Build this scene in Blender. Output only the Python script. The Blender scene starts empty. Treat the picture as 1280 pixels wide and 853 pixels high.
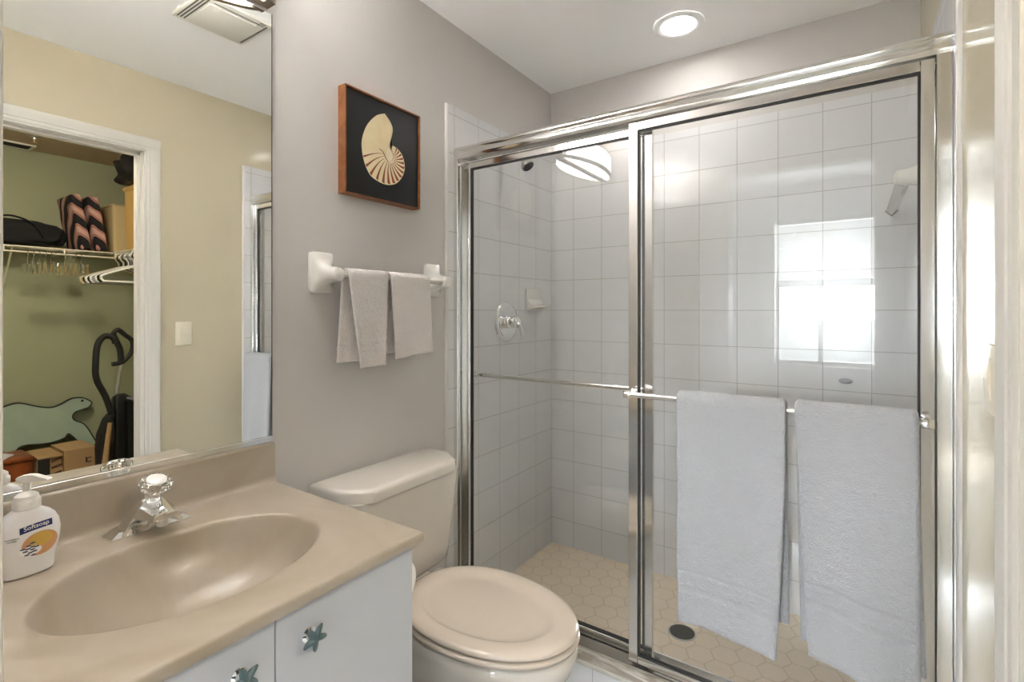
import bpy, bmesh, math, random
from mathutils import Vector, Matrix, noise as mnoise
random.seed(7)
PI = math.pi
scene = bpy.context.scene
COL = scene.collection

# ------------------------------------------------------------------ camera
CAMX, CAMZ = 1.343, 1.26
cd = bpy.data.cameras.new('camera')
cam = bpy.data.objects.new('camera', cd)
COL.objects.link(cam)
cam.location = (CAMX, 0, CAMZ)
cam.rotation_euler = (PI/2, 0, math.radians(34.15))
cd.sensor_width = 36.0
cd.lens = 36.0*628/1280
cd.shift_y = -38.5/1280
cd.clip_start = 0.02
scene.camera = cam

# ------------------------------------------------------------------ world, sun, exposure
scene.view_settings.view_transform = 'Standard'
scene.view_settings.look = 'None'
scene.view_settings.gamma = 1
scene.view_settings.use_curve_mapping = False
scene.view_settings.exposure = 0.90
SKY = 23.0
VANITY_EMIT = 8.5
UPLIGHT_EMIT = 78.0
DOWN_EMIT = 33.0
CLOSET_EMIT = 64.0
w = bpy.data.worlds.new('sky')
scene.world = w
w.use_nodes = True
bg = w.node_tree.nodes['Background']
bg.inputs[0].default_value = (0.86, 0.93, 1.0, 1)
bg.inputs[1].default_value = SKY
sd = bpy.data.lights.new('sun', 'SUN')
sd.energy = 14
sd.angle = 0.01
sd.color = (1.0, 0.95, 0.88)
sun = bpy.data.objects.new('sun', sd)
COL.objects.link(sun)
sun.rotation_euler = (math.radians(28), 0, math.radians(20))
pd = bpy.data.lights.new('window_portal', 'AREA')
pd.shape = 'RECTANGLE'
pd.size, pd.size_y = 0.96, 1.62
pd.cycles.is_portal = True
portal = bpy.data.objects.new('window_portal', pd)
COL.objects.link(portal)
portal.location = (1.10, -3.02, 1.455)
portal.rotation_euler = (PI/2, 0, 0)   # set to face +Y below
portal.rotation_euler = (-PI/2, 0, PI)
cy = scene.cycles
cy.use_denoising = True
cy.max_bounces = 14
cy.diffuse_bounces = 6
cy.glossy_bounces = 8
cy.transmission_bounces = 10
cy.transparent_max_bounces = 20
cy.sample_clamp_indirect = 60.0
cy.blur_glossy = 0.3

# ------------------------------------------------------------------ materials
def new_mat(name):
    m = bpy.data.materials.new(name)
    m.use_nodes = True
    nt = m.node_tree
    return m, nt, nt.nodes, nt.links, nt.nodes['Principled BSDF']

def srgb(r, g, b):
    def f(c):
        c /= 255.0
        return c/12.92 if c <= 0.04045 else ((c+0.055)/1.055)**2.4
    return (f(r), f(g), f(b), 1)

def M(name, col, rough=0.5, metal=0.0, spec=0.5, bump=None, var=None, coat=0.0, emit=None, trans=0.0, ior=1.5, sheen=0.0, sss=0.0):
    m, nt, N, L, b = new_mat(name)
    b.inputs['Base Color'].default_value = col
    b.inputs['Roughness'].default_value = rough
    b.inputs['Metallic'].default_value = metal
    b.inputs['Specular IOR Level'].default_value = spec
    b.inputs['Coat Weight'].default_value = coat
    b.inputs['Coat Roughness'].default_value = 0.05
    b.inputs['Transmission Weight'].default_value = trans
    b.inputs['IOR'].default_value = ior
    b.inputs['Sheen Weight'].default_value = sheen
    if sss:
        b.inputs['Subsurface Weight'].default_value = sss
        b.inputs['Subsurface Radius'].default_value = (0.01, 0.008, 0.006)
    if emit:
        b.inputs['Emission Color'].default_value = emit[0]
        b.inputs['Emission Strength'].default_value = emit[1]
    tc = N.new('ShaderNodeTexCoord')
    if var:
        col2, scale, detail = var
        n = N.new('ShaderNodeTexNoise')
        n.inputs['Scale'].default_value = scale
        n.inputs['Detail'].default_value = detail
        L.new(tc.outputs['Object'], n.inputs['Vector'])
        r = N.new('ShaderNodeValToRGB')
        r.color_ramp.elements[0].position = 0.35
        r.color_ramp.elements[1].position = 0.65
        r.color_ramp.elements[0].color = col
        r.color_ramp.elements[1].color = col2
        L.new(n.outputs['Fac'], r.inputs['Fac'])
        L.new(r.outputs['Color'], b.inputs['Base Color'])
    if bump:
        scale, strength, dist = bump
        n = N.new('ShaderNodeTexNoise')
        n.inputs['Scale'].default_value = scale
        n.inputs['Detail'].default_value = 3
        L.new(tc.outputs['Object'], n.inputs['Vector'])
        bp = N.new('ShaderNodeBump')
        bp.inputs['Strength'].default_value = strength
        bp.inputs['Distance'].default_value = dist
        L.new(n.outputs['Fac'], bp.inputs['Height'])
        L.new(bp.outputs['Normal'], b.inputs['Normal'])
    return m

def tile_mat(name, off, col=srgb(218, 218, 219), grout=srgb(170, 168, 164), size=0.1577, rough=0.12, mortar=0.0016):
    m, nt, N, L, b = new_mat(name)
    uv = N.new('ShaderNodeUVMap')
    mp = N.new('ShaderNodeMapping')
    mp.inputs['Location'].default_value = (-off[0], -off[1], 0)
    L.new(uv.outputs['UV'], mp.inputs['Vector'])
    br = N.new('ShaderNodeTexBrick')
    br.offset = 0.0
    br.squash = 1.0
    br.inputs['Scale'].default_value = 1
    br.inputs['Brick Width'].default_value = size
    br.inputs['Row Height'].default_value = size
    br.inputs['Mortar Size'].default_value = mortar
    br.inputs['Mortar Smooth'].default_value = 0.3
    br.inputs['Bias'].default_value = 0
    br.inputs['Color1'].default_value = col
    c2 = tuple(c*0.97 for c in col[:3])+(1,)
    br.inputs['Color2'].default_value = c2
    br.inputs['Mortar'].default_value = grout
    L.new(mp.outputs['Vector'], br.inputs['Vector'])
    L.new(br.outputs['Color'], b.inputs['Base Color'])
    mr = N.new('ShaderNodeMapRange')
    mr.inputs['To Min'].default_value = rough
    mr.inputs['To Max'].default_value = 0.7
    L.new(br.outputs['Fac'], mr.inputs['Value'])
    L.new(mr.outputs['Result'], b.inputs['Roughness'])
    n = N.new('ShaderNodeTexNoise')
    n.inputs['Scale'].default_value = 7
    L.new(uv.outputs['UV'], n.inputs['Vector'])
    bp0 = N.new('ShaderNodeBump')
    bp0.inputs['Strength'].default_value = 0.12
    bp0.inputs['Distance'].default_value = 0.01
    L.new(n.outputs['Fac'], bp0.inputs['Height'])
    bp = N.new('ShaderNodeBump')
    bp.invert = True
    bp.inputs['Strength'].default_value = 0.4
    bp.inputs['Distance'].default_value = 0.002
    L.new(br.outputs['Fac'], bp.inputs['Height'])
    L.new(bp0.outputs['Normal'], bp.inputs['Normal'])
    L.new(bp.outputs['Normal'], b.inputs['Normal'])
    return m

def hex_mat(name, width=0.0885, off=(0.733, 1.791)):
    """hexagonal floor tiles with thin grout (points along x)"""
    m, nt, N, L, b = new_mat(name)
    uv = N.new('ShaderNodeUVMap')
    def vm(op, a, bb=None, **k):
        n = N.new('ShaderNodeVectorMath'); n.operation = op
        for i, s in enumerate((a, bb)):
            if s is None: continue
            if isinstance(s, tuple): n.inputs[i].default_value = s
            else: L.new(s, n.inputs[i])
        return n
    def mm(op, a, bb=None, c=None):
        n = N.new('ShaderNodeMath'); n.operation = op
        for i, s in enumerate((a, bb, c)):
            if s is None: continue
            if isinstance(s, (int, float)): n.inputs[i].default_value = s
            else: L.new(s, n.inputs[i])
        return n.outputs[0]
    W = width
    r = (W*math.sqrt(3), W, 1.0)
    h = (r[0]/2, r[1]/2, 0.5)
    p = vm('SUBTRACT', uv.outputs['UV'], (off[0]-50*r[0]-h[0], off[1]-50*r[1]-h[1], -0.5)).outputs[0]
    a = vm('SUBTRACT', vm('MODULO', p, r).outputs[0], h).outputs[0]
    p2 = vm('ADD', p, h).outputs[0]
    bb = vm('SUBTRACT', vm('MODULO', p2, r).outputs[0], h).outputs[0]
    flat = (1, 1, 0)
    a = vm('MULTIPLY', a, flat).outputs[0]
    bb = vm('MULTIPLY', bb, flat).outputs[0]
    def hexd(v):
        v = vm('ABSOLUTE', v).outputs[0]
        s = N.new('ShaderNodeSeparateXYZ'); L.new(v, s.inputs[0])
        d = vm('DOT_PRODUCT', v, (math.sqrt(3)/2, 0.5, 0)).outputs['Value']
        return mm('MAXIMUM', d, s.outputs['Y'])
    d = mm('MINIMUM', hexd(a), hexd(bb))
    g = N.new('ShaderNodeMapRange')
    g.inputs['From Min'].default_value = W/2-0.0026
    g.inputs['From Max'].default_value = W/2-0.0010
    L.new(d, g.inputs['Value'])
    mix = N.new('ShaderNodeMix'); mix.data_type = 'RGBA'
    L.new(g.outputs['Result'], mix.inputs['Factor'])
    n = N.new('ShaderNodeTexNoise'); n.inputs['Scale'].default_value = 5
    L.new(uv.outputs['UV'], n.inputs['Vector'])
    rr = N.new('ShaderNodeValToRGB')
    rr.color_ramp.elements[0].color = srgb(222, 205, 180)
    rr.color_ramp.elements[1].color = srgb(228, 213, 192)
    L.new(n.outputs['Fac'], rr.inputs['Fac'])
    L.new(rr.outputs['Color'], mix.inputs['A'])
    mix.inputs['B'].default_value = srgb(200, 180, 154)
    L.new(mix.outputs['Result'], b.inputs['Base Color'])
    b.inputs['Roughness'].default_value = 0.35
    bp = N.new('ShaderNodeBump'); bp.invert = True
    bp.inputs['Strength'].default_value = 0.4; bp.inputs['Distance'].default_value = 0.002
    L.new(g.outputs['Result'], bp.inputs['Height'])
    L.new(bp.outputs['Normal'], b.inputs['Normal'])
    return m

def glass_pane_mat(name, tint=(0.992, 0.995, 0.993, 1), ior=1.5):
    """thin clear pane: light goes straight through, plus a mirror reflection by Fresnel"""
    m = bpy.data.materials.new(name); m.use_nodes = True
    nt = m.node_tree; N = nt.nodes; L = nt.links
    N.remove(N['Principled BSDF'])
    t = N.new('ShaderNodeBsdfTransparent'); t.inputs[0].default_value = tint
    g = N.new('ShaderNodeBsdfGlossy'); g.inputs['Roughness'].default_value = 0.0
    f = N.new('ShaderNodeFresnel')
    geo = N.new('ShaderNodeNewGeometry')
    mrg = N.new('ShaderNodeMapRange')          # same reflectance from either side of each face
    mrg.inputs['To Min'].default_value = ior; mrg.inputs['To Max'].default_value = 1/ior
    L.new(geo.outputs['Backfacing'], mrg.inputs['Value']); L.new(mrg.outputs['Result'], f.inputs['IOR'])
    mx = N.new('ShaderNodeMixShader')
    L.new(f.outputs[0], mx.inputs[0]); L.new(t.outputs[0], mx.inputs[1]); L.new(g.outputs[0], mx.inputs[2])
    L.new(mx.outputs[0], N['Material Output'].inputs['Surface'])
    return m

def terry_mat(name, col):
    m, nt, N, L, b = new_mat(name)
    b.inputs['Base Color'].default_value = col
    b.inputs['Roughness'].default_value = 0.95
    b.inputs['Specular IOR Level'].default_value = 0.15
    b.inputs['Sheen Weight'].default_value = 0.25
    tc = N.new('ShaderNodeTexCoord')
    v = N.new('ShaderNodeTexNoise'); v.inputs['Scale'].default_value = 230; v.inputs['Detail'].default_value = 2
    L.new(tc.outputs['Object'], v.inputs['Vector'])
    v2 = N.new('ShaderNodeTexNoise'); v2.inputs['Scale'].default_value = 60; v2.inputs['Detail'].default_value = 3
    L.new(tc.outputs['Object'], v2.inputs['Vector'])
    ad = N.new('ShaderNodeMath'); ad.operation = 'ADD'
    L.new(v.outputs['Fac'], ad.inputs[0]); L.new(v2.outputs['Fac'], ad.inputs[1])
    bp = N.new('ShaderNodeBump'); bp.inputs['Strength'].default_value = 0.8; bp.inputs['Distance'].default_value = 0.005
    L.new(ad.outputs[0], bp.inputs['Height'])
    L.new(bp.outputs['Normal'], b.inputs['Normal'])
    return m

def marble_mat(name, c1, c2, scale, rough, stretch=(1, 1, 1), coat=0.0, dist=2.0):
    m, nt, N, L, b = new_mat(name)
    tc = N.new('ShaderNodeTexCoord')
    mp = N.new('ShaderNodeMapping'); mp.inputs['Scale'].default_value = stretch
    L.new(tc.outputs['Object'], mp.inputs['Vector'])
    n = N.new('ShaderNodeTexNoise'); n.inputs['Scale'].default_value = scale; n.inputs['Detail'].default_value = 5
    n.inputs['Distortion'].default_value = dist
    L.new(mp.outputs['Vector'], n.inputs['Vector'])
    r = N.new('ShaderNodeValToRGB')
    r.color_ramp.elements[0].position = 0.38; r.color_ramp.elements[1].position = 0.62
    r.color_ramp.elements[0].color = c1; r.color_ramp.elements[1].color = c2
    L.new(n.outputs['Fac'], r.inputs['Fac'])
    L.new(r.outputs['Color'], b.inputs['Base Color'])
    b.inputs['Roughness'].default_value = rough
    b.inputs['Coat Weight'].default_value = coat
    return m

def stripe_mat(name):
    """rose cushion fabric with ragged black bands"""
    m, nt, N, L, b = new_mat(name)
    tc = N.new('ShaderNodeTexCoord')
    n = N.new('ShaderNodeTexNoise'); n.inputs['Scale'].default_value = 11; n.inputs['Detail'].default_value = 1
    L.new(tc.outputs['Object'], n.inputs['Vector'])
    wv = N.new('ShaderNodeTexWave'); wv.bands_direction = 'DIAGONAL'
    wv.inputs['Scale'].default_value = 4.2; wv.inputs['Distortion'].default_value = 4.5; wv.inputs['Detail'].default_value = 1
    L.new(tc.outputs['Object'], wv.inputs['Vector'])
    r = N.new('ShaderNodeValToRGB')
    r.color_ramp.interpolation = 'CONSTANT'
    e = r.color_ramp.elements
    e[0].position = 0; e[0].color = srgb(22, 20, 24)
    e[1].position = 0.42; e[1].color = srgb(168, 118, 112)
    e2 = e.new(0.62); e2.color = srgb(150, 98, 84)
    e3 = e.new(0.8); e3.color = srgb(186, 150, 140)
    L.new(wv.outputs['Fac'], r.inputs['Fac'])
    L.new(r.outputs['Color'], b.inputs['Base Color'])
    b.inputs['Roughness'].default_value = 0.9
    return m

mt = {}
mt['wall'] = M('wall_paint', srgb(200, 196, 193), 0.5, bump=(260, 0.06, 0.001), spec=0.3)
mt['wall_gloss'] = M('semi_gloss_wall_paint', srgb(205, 195, 170), 0.14, bump=(90, 0.03, 0.001), spec=0.15)
mt['ceil'] = M('ceiling_paint', srgb(250, 250, 250), 0.9)
mt['trim'] = M('trim_paint', srgb(216, 212, 204), 0.3)
mt['tile_back'] = tile_mat('shower_tile_back', (0.1405, 1.26))
mt['tile_side'] = tile_mat('shower_tile_side', (1.7085, 1.26))
mt['tile_floor'] = tile_mat('white_floor_tile', (0.646, 0.0), size=0.20)
mt['hex'] = hex_mat('hex_floor_tile')
mt['bull'] = M('bullnose_tile', srgb(212, 209, 205), 0.15)
mt['marble'] = marble_mat('curb_marble', srgb(206, 202, 194), srgb(150, 142, 132), 3.5, 0.2, (1.2, 9, 1))
mt['chrome'] = M('chrome', (0.86, 0.86, 0.86, 1), 0.05, 1.0)
mt['alu'] = M('bright_aluminium', (0.80, 0.79, 0.77, 1), 0.12, 1.0)
mt['alu_soft'] = M('satin_aluminium', (0.72, 0.71, 0.69, 1), 0.3, 1.0)
mt['steel'] = M('brushed_steel', (0.55, 0.53, 0.5, 1), 0.3, 1.0)
mt['black'] = M('black_rubber', (0.008, 0.008, 0.008, 1), 0.5)
mt['mirror'] = M('mirror_silver', (0.93, 0.94, 0.92, 1), 0.0, 1.0)
mt['pane'] = glass_pane_mat('clear_shower_glass')
mt['ceramic'] = M('white_ceramic', srgb(224, 221, 215), 0.08, coat=0.3)
mt['toilet'] = M('toilet_china', srgb(210, 204, 196), 0.07, coat=0.4)
mt['seat'] = M('toilet_seat_plastic', srgb(200, 189, 176), 0.13, coat=0.2)
mt['counter'] = marble_mat('cultured_marble', srgb(174, 163, 148), srgb(164, 151, 132), 3.0, 0.3, coat=0.06)
mt['cab'] = M('white_laminate', srgb(192, 196, 203), 0.35)
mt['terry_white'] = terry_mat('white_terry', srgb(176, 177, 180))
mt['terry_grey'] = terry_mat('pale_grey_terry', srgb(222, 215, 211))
mt['crystal'] = M('clear_acrylic', (1, 1, 1, 1), 0.02, trans=1.0, ior=1.45)
mt['starfish'] = M('teal_pewter', srgb(88, 108, 112), 0.35, 0.25, bump=(300, 0.5, 0.001))
mt['soap_body'] = M('soap_bottle_plastic', srgb(240, 238, 238), 0.2, sss=0.2)
mt['soap_pump'] = M('pump_plastic', srgb(244, 242, 238), 0.3)
mt['navy'] = M('navy_print', srgb(32, 48, 108), 0.4)
mt['white_print'] = M('white_print', srgb(245, 245, 245), 0.5)
mt['yellow_print'] = M('honey_print', srgb(216, 176, 84), 0.4)
mt['tan_print'] = M('almond_print', srgb(214, 160, 112), 0.4)
mt['grey_print'] = M('grey_print', srgb(90, 90, 110), 0.4)
mt['wood_frame'] = M('frame_wood', srgb(146, 92, 50), 0.45, var=(srgb(122, 72, 36), 30, 4))
mt['art_black'] = M('artwork_black', srgb(16, 16, 17), 0.5)
mt['art_cream'] = M('artwork_cream', srgb(236, 220, 182), 0.5, var=(srgb(228, 206, 160), 12, 2))
mt['art_brown'] = M('artwork_brown', srgb(146, 70, 38), 0.5)
mt['art_pale'] = M('artwork_pale', srgb(242, 226, 196), 0.5)
mt['clearrod'] = M('clear_rod', srgb(214, 206, 196), 0.1, coat=0.5)
mt['opal'] = M('opal_glass_lit', srgb(250, 240, 225), 0.3, emit=((1.0, 0.98, 0.955, 1), VANITY_EMIT))
mt['uplight'] = M('added_uplight_glow', srgb(250, 246, 238), 0.3, emit=((1.0, 0.99, 0.985, 1), UPLIGHT_EMIT))  # added glow on top of the vanity light, brightens the ceiling
mt['led'] = M('downlight_lens_lit', srgb(250, 250, 250), 0.3, emit=((1.0, 0.975, 0.94, 1), DOWN_EMIT))
mt['closet_fill'] = M('closet_fill_lit', srgb(250, 246, 236), 0.3, emit=((1.0, 0.9, 0.75, 1), CLOSET_EMIT))  # glow of the added closet lamp
mt['nickel'] = M('brushed_nickel', (0.36, 0.30, 0.23, 1), 0.3, 1.0)
mt['vent'] = M('vent_plastic', srgb(232, 229, 220), 0.5)
mt['dark'] = M('painted_shadow_gap', srgb(112, 108, 100), 0.8)  # flat dark colour painted in for shade in gaps
mt['switch'] = M('switch_plastic', srgb(232, 224, 204), 0.3)
mt['green'] = M('closet_green_paint', srgb(160, 163, 134), 0.6, bump=(200, 0.05, 0.001))
mt['closet_ceil'] = M('closet_ceiling_paint', srgb(200, 180, 156), 0.9)
mt['wire'] = M('white_coated_wire', srgb(222, 216, 200), 0.4)
mt['black_fabric'] = M('black_fabric', srgb(14, 14, 16), 0.85, bump=(60, 0.5, 0.004))
mt['black_bag'] = M('black_bag_film', srgb(12, 12, 14), 0.25, bump=(35, 0.9, 0.02))
mt['cushion'] = stripe_mat('cushion_fabric')
mt['clear_bin'] = M('cloudy_clear_plastic', srgb(214, 192, 146), 0.25, spec=0.6, trans=0.2, ior=1.1)
mt['amber_bin'] = M('amber_plastic', srgb(214, 174, 104), 0.35)
mt['bin_stuff'] = M('folded_linen', srgb(212, 184, 132), 0.9, bump=(40, 0.5, 0.01))
mt['blk_plastic'] = M('black_plastic', srgb(16, 16, 18), 0.3)
mt['blk_matt'] = M('matt_black_plastic', srgb(20, 20, 22), 0.55)
mt['white_plastic'] = M('white_plastic', srgb(226, 226, 222), 0.35)
mt['grey_plastic'] = M('grey_plastic', srgb(150, 150, 156), 0.35)
mt['beige_plastic'] = M('beige_plastic', srgb(206, 188, 150), 0.45)
mt['gold'] = M('brass_clip', (0.72, 0.56, 0.3, 1), 0.3, 1.0)
mt['dolphin'] = M('pale_green_board', srgb(160, 176, 158), 0.6, var=(srgb(150, 168, 152), 8, 2))
mt['red_wood'] = M('orange_wood', srgb(152, 78, 30), 0.4, var=(srgb(116, 54, 20), 14, 4))
mt['card'] = M('cardboard', srgb(176, 144, 102), 0.8)
mt['paper_dark'] = M('dark_print', srgb(70, 38, 34), 0.6)
mt['ink'] = M('black_ink', srgb(14, 14, 14), 0.6)
mt['tan_plastic'] = M('tan_plastic', srgb(182, 150, 108), 0.4)
mt['paper'] = M('tissue_paper', srgb(246, 244, 240), 0.95, bump=(200, 0.2, 0.001))
mt['bed_wall'] = M('bedroom_wall_paint', srgb(240, 240, 240), 0.7)
mt['carpet'] = M('bedroom_carpet', srgb(222, 218, 210), 0.95, bump=(300, 0.5, 0.004))
mt['ground'] = M('distant_ground', srgb(62, 68, 62), 0.95, var=(srgb(92, 94, 90), 0.02, 4))
mt['blind'] = M('blind_slat', srgb(238, 238, 236), 0.5)
mt['closet_floor'] = M('closet_carpet', srgb(170, 156, 134), 0.95, bump=(300, 0.5, 0.004))

# ------------------------------------------------------------------ mesh helpers
ORG = {}
def fin(bm, name, mats, parent=None, smooth=40, uv=False, loc=None):
    """link bm (built in world coordinates) as ONE mesh object"""
    if not isinstance(mats, (list, tuple)): mats = [mats]
    bmesh.ops.recalc_face_normals(bm, faces=bm.faces)
    if uv:
        lay = bm.loops.layers.uv.new('UVMap')
        for f in bm.faces:
            n = f.normal; ax = max(range(3), key=lambda i: abs(n[i]))
            for l in f.loops:
                c = l.vert.co
                l[lay].uv = (c.y, c.z) if ax == 0 else ((c.x, c.z) if ax == 1 else (c.x, c.y))
    o_ = Vector((0, 0, 0))
    if parent is not None: o_ = ORG[parent.name]
    elif loc is not None: o_ = Vector(loc)
    if o_.length: bmesh.ops.translate(bm, verts=bm.verts, vec=-o_)
    me = bpy.data.meshes.new(name)
    if smooth:
        for f in bm.faces: f.smooth = True
    bm.to_mesh(me); bm.free()
    if smooth: me.set_sharp_from_angle(angle=math.radians(smooth))
    for m_ in mats: me.materials.append(m_)
    o = bpy.data.objects.new(name, me)
    COL.objects.link(o)
    if parent is not None: o.parent = parent
    elif loc is not None: o.location = loc
    ORG[o.name] = o_
    return o

def thing(name, loc, label, cat, group=None):
    o = bpy.data.objects.new(name, None)
    o.empty_display_size = 0.05
    o.location = loc
    COL.objects.link(o)
    ORG[o.name] = Vector(loc)
    return tag(o, label, cat, group)

def tag(o, label, cat, group=None):
    o['label'] = label; o['category'] = cat
    if group: o['group'] = group
    return o

def struct(o):
    o['kind'] = 'structure'
    return o

def dup(root, loc, label, rotz=None, group=None):
    r = root.copy(); COL.objects.link(r); r.location = loc
    if rotz is not None: r.rotation_euler = (0, 0, rotz)
    r['label'] = label
    if group: r['group'] = group
    for ch in list(root.children):
        c = ch.copy(); COL.objects.link(c); c.parent = r
        for g in ch.children:
            d = g.copy(); COL.objects.link(d); d.parent = c
    return r

def NB(): return bmesh.new()

def box(bm, x0, x1, y0, y1, z0, z1, bev=0.0, seg=2, mi=0):
    r = bmesh.ops.create_cube(bm, size=1)
    vs = r['verts']
    bmesh.ops.scale(bm, vec=(abs(x1-x0), abs(y1-y0), abs(z1-z0)), verts=vs)
    bmesh.ops.translate(bm, vec=((x0+x1)/2, (y0+y1)/2, (z0+z1)/2), verts=vs)
    fs = {f for v in vs for f in v.link_faces}
    for f in fs: f.material_index = mi
    if bev > 0:
        es = list({e for v in vs for e in v.link_edges})
        rr = bmesh.ops.bevel(bm, geom=es, offset=bev, segments=seg, profile=0.5, affect='EDGES')
        for f in rr['faces']: f.material_index = mi
    return bm

def loft(bm, rings, closed=True, cap0=True, cap1=True, mi=0):
    vr = [[bm.verts.new(p) for p in r] for r in rings]
    n = len(vr[0])
    for i in range(len(vr)-1):
        for j in range(n if closed else n-1):
            f = bm.faces.new((vr[i][j], vr[i][(j+1) % n], vr[i+1][(j+1) % n], vr[i+1][j]))
            f.material_index = mi
    if cap0 and closed:
        bm.faces.new(list(reversed(vr[0]))).material_index = mi
    if cap1 and closed:
        bm.faces.new(vr[-1]).material_index = mi
    return vr

def prism(bm, pts, axis, a, b, mi=0):
    """extrude a 2-D outline along an axis; pts are (u,v): X->(y,z), Y->(x,z), Z->(x,y)"""
    def P(u, v, t):
        return {'X': (t, u, v), 'Y': (u, t, v), 'Z': (u, v, t)}[axis]
    return loft(bm, [[P(u, v, a) for u, v in pts], [P(u, v, b) for u, v in pts]], mi=mi)

def lathe(bm, prof, c, axis='Z', seg=32, mi=0, scal=None, cap0=True, cap1=True):
    """profile of (radius, height) about an axis through c"""
    rings = []
    for r, h in prof:
        ring = []
        for k in range(seg):
            t = 2*PI*k/seg
            rr = r if scal is None else r*scal(t, h)
            u, v = rr*math.cos(t), rr*math.sin(t)
            d = {'Z': (u, v, h), 'X': (h, u, v), 'Y': (u, h, v)}[axis]
            ring.append((c[0]+d[0], c[1]+d[1], c[2]+d[2]))
        rings.append(ring)
    return loft(bm, rings, cap0=cap0, cap1=cap1, mi=mi)

def smooth_path(pts, n=6):
    P = [Vector(p) for p in pts]
    out = []
    for i in range(len(P)-1):
        p0 = P[max(i-1, 0)]; p1 = P[i]; p2 = P[i+1]; p3 = P[min(i+2, len(P)-1)]
        for k in range(n):
            t = k/n
            out.append(0.5*((2*p1)+(-p0+p2)*t+(2*p0-5*p1+4*p2-p3)*t*t+(-p0+3*p1-3*p2+p3)*t**3))
    out.append(P[-1])
    return out

def tube(bm, pts, r, seg=10, smooth=0, mi=0, cap=True, flat=1.0):
    P = smooth_path(pts, smooth) if smooth else [Vector(p) for p in pts]
    rings = []
    up = None
    for i, p in enumerate(P):
        d = (P[min(i+1, len(P)-1)]-P[max(i-1, 0)]).normalized()
        if up is None:
            up = Vector((0, 0, 1)) if abs(d.z) < 0.9 else Vector((1, 0, 0))
        s = d.cross(up).normalized()
        up = s.cross(d).normalized()
        rad = r(i/(len(P)-1)) if callable(r) else r
        rings.append([p+s*rad*math.cos(2*PI*k/seg)+up*rad*flat*math.sin(2*PI*k/seg) for k in range(seg)])
    return loft(bm, rings, cap0=cap, cap1=cap, mi=mi)

def rrect(x0, x1, y0, y1, r, n=5):
    pts = []
    for cx_, cy_, a0 in ((x1-r, y1-r, 0), (x0+r, y1-r, PI/2), (x0+r, y0+r, PI), (x1-r, y0+r, 1.5*PI)):
        for k in range(n+1):
            a = a0+PI/2*k/n
            pts.append((cx_+r*math.cos(a), cy_+r*math.sin(a)))
    return pts

# ================================================================== THE ROOM SHELL
H = 2.422          # ceiling
XR = 1.547         # right wall
YB = 2.352         # shower back wall
YD = 1.545         # shower door plane
YF = 0.10          # wall behind which the camera stands (doorway)
DX0, DX1 = 0.754, 1.445
ZT = 2.085         # tile top
CX0, CX1, CY0, CY1 = 1.662, 3.61, 0.15, 1.76

struct(fin(box(NB(), -0.12, 0, -0.015, YB+0.12, 0, H), 'wall_left', mt['wall'], smooth=0))
struct(fin(box(NB(), 0, XR, YB, YB+0.12, 0, H), 'wall_back', mt['wall'], smooth=0))
bm = NB()
DOP0, DOP1, DOPZ = 0.36, 1.037, 2.052     # closet door opening in the right wall
box(bm, XR, CX0, DOP1, YB+0.12, 0, H)
box(bm, XR, CX0, -0.015, DOP0, 0, H)
box(bm, XR, CX0, DOP0, DOP1, DOPZ, H)
struct(fin(bm, 'wall_right', mt['wall_gloss'], smooth=0))
bm = NB()
box(bm, 0, DX0, -0.015, YF, 0, H)
box(bm, DX1, XR, -0.015, YF, 0, H)
box(bm, DX0, DX1, -0.015, YF, 2.03, H)
struct(fin(bm, 'wall_front', mt['wall'], smooth=0))
struct(fin(box(NB(), -0.12, CX0, -0.015, YB+0.12, H, H+0.08), 'ceiling', mt['ceil'], smooth=0))
struct(fin(box(NB(), -0.12, CX0, -0.015, YB+0.12, -0.08, 0), 'floor', mt['tile_floor'], smooth=0, uv=True))
# shower floor, curb and wall tile
struct(fin(box(NB(), 0, XR, 1.62, YB, 0.0, 0.02), 'floor_shower', mt['hex'], smooth=0, uv=True))
bm = box(NB(), 0, XR, 1.492, 1.625, 0.0, 0.10)
struct(fin(bm, 'trim_curb', mt['tile_floor'], smooth=0, uv=True))
struct(fin(box(NB(), 0.0, XR, 1.484, 1.632, 0.10, 0.115, 0.004), 'trim_curb_cap', mt['marble']))
TH = 0.010
struct(fin(box(NB(), 0, XR, YB-TH, YB, 0.02, ZT), 'wall_back_tile', mt['tile_back'], smooth=0, uv=True))
struct(fin(box(NB(), 0, TH, 1.515, YB-TH, 0.115, ZT), 'wall_left_tile', mt['tile_side'], smooth=0, uv=True))
struct(fin(box(NB(), XR-TH, XR, 1.515, YB-TH, 0.115, ZT), 'wall_right_tile', mt['tile_side'], smooth=0, uv=True))
# lower tile behind the curb
struct(fin(box(NB(), 0, TH, 1.632, YB-TH, 0.02, 0.115), 'wall_left_tile_low', mt['tile_side'], smooth=0, uv=True))
struct(fin(box(NB(), XR-TH, XR, 1.632, YB-TH, 0.02, 0.115), 'wall_right_tile_low', mt['tile_side'], smooth=0, uv=True))
# bullnose edges
def bullnose(name, x0, sgn, y):
    prof = [(sgn*TH*math.sin(a), -0.012*math.cos(a)+0.012) for a in [k*PI/2/6 for k in range(7)]] + [(0, 0.012)]
    b_ = NB()
    prism(b_, [(x0+u, y+v) for u, v in prof], 'Z', 0.0, ZT)
    struct(fin(b_, name, mt['bull']))
bullnose('trim_1', 0.0, 1, 1.503)
bullnose('trim_2', XR, -1, 1.503)

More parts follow.
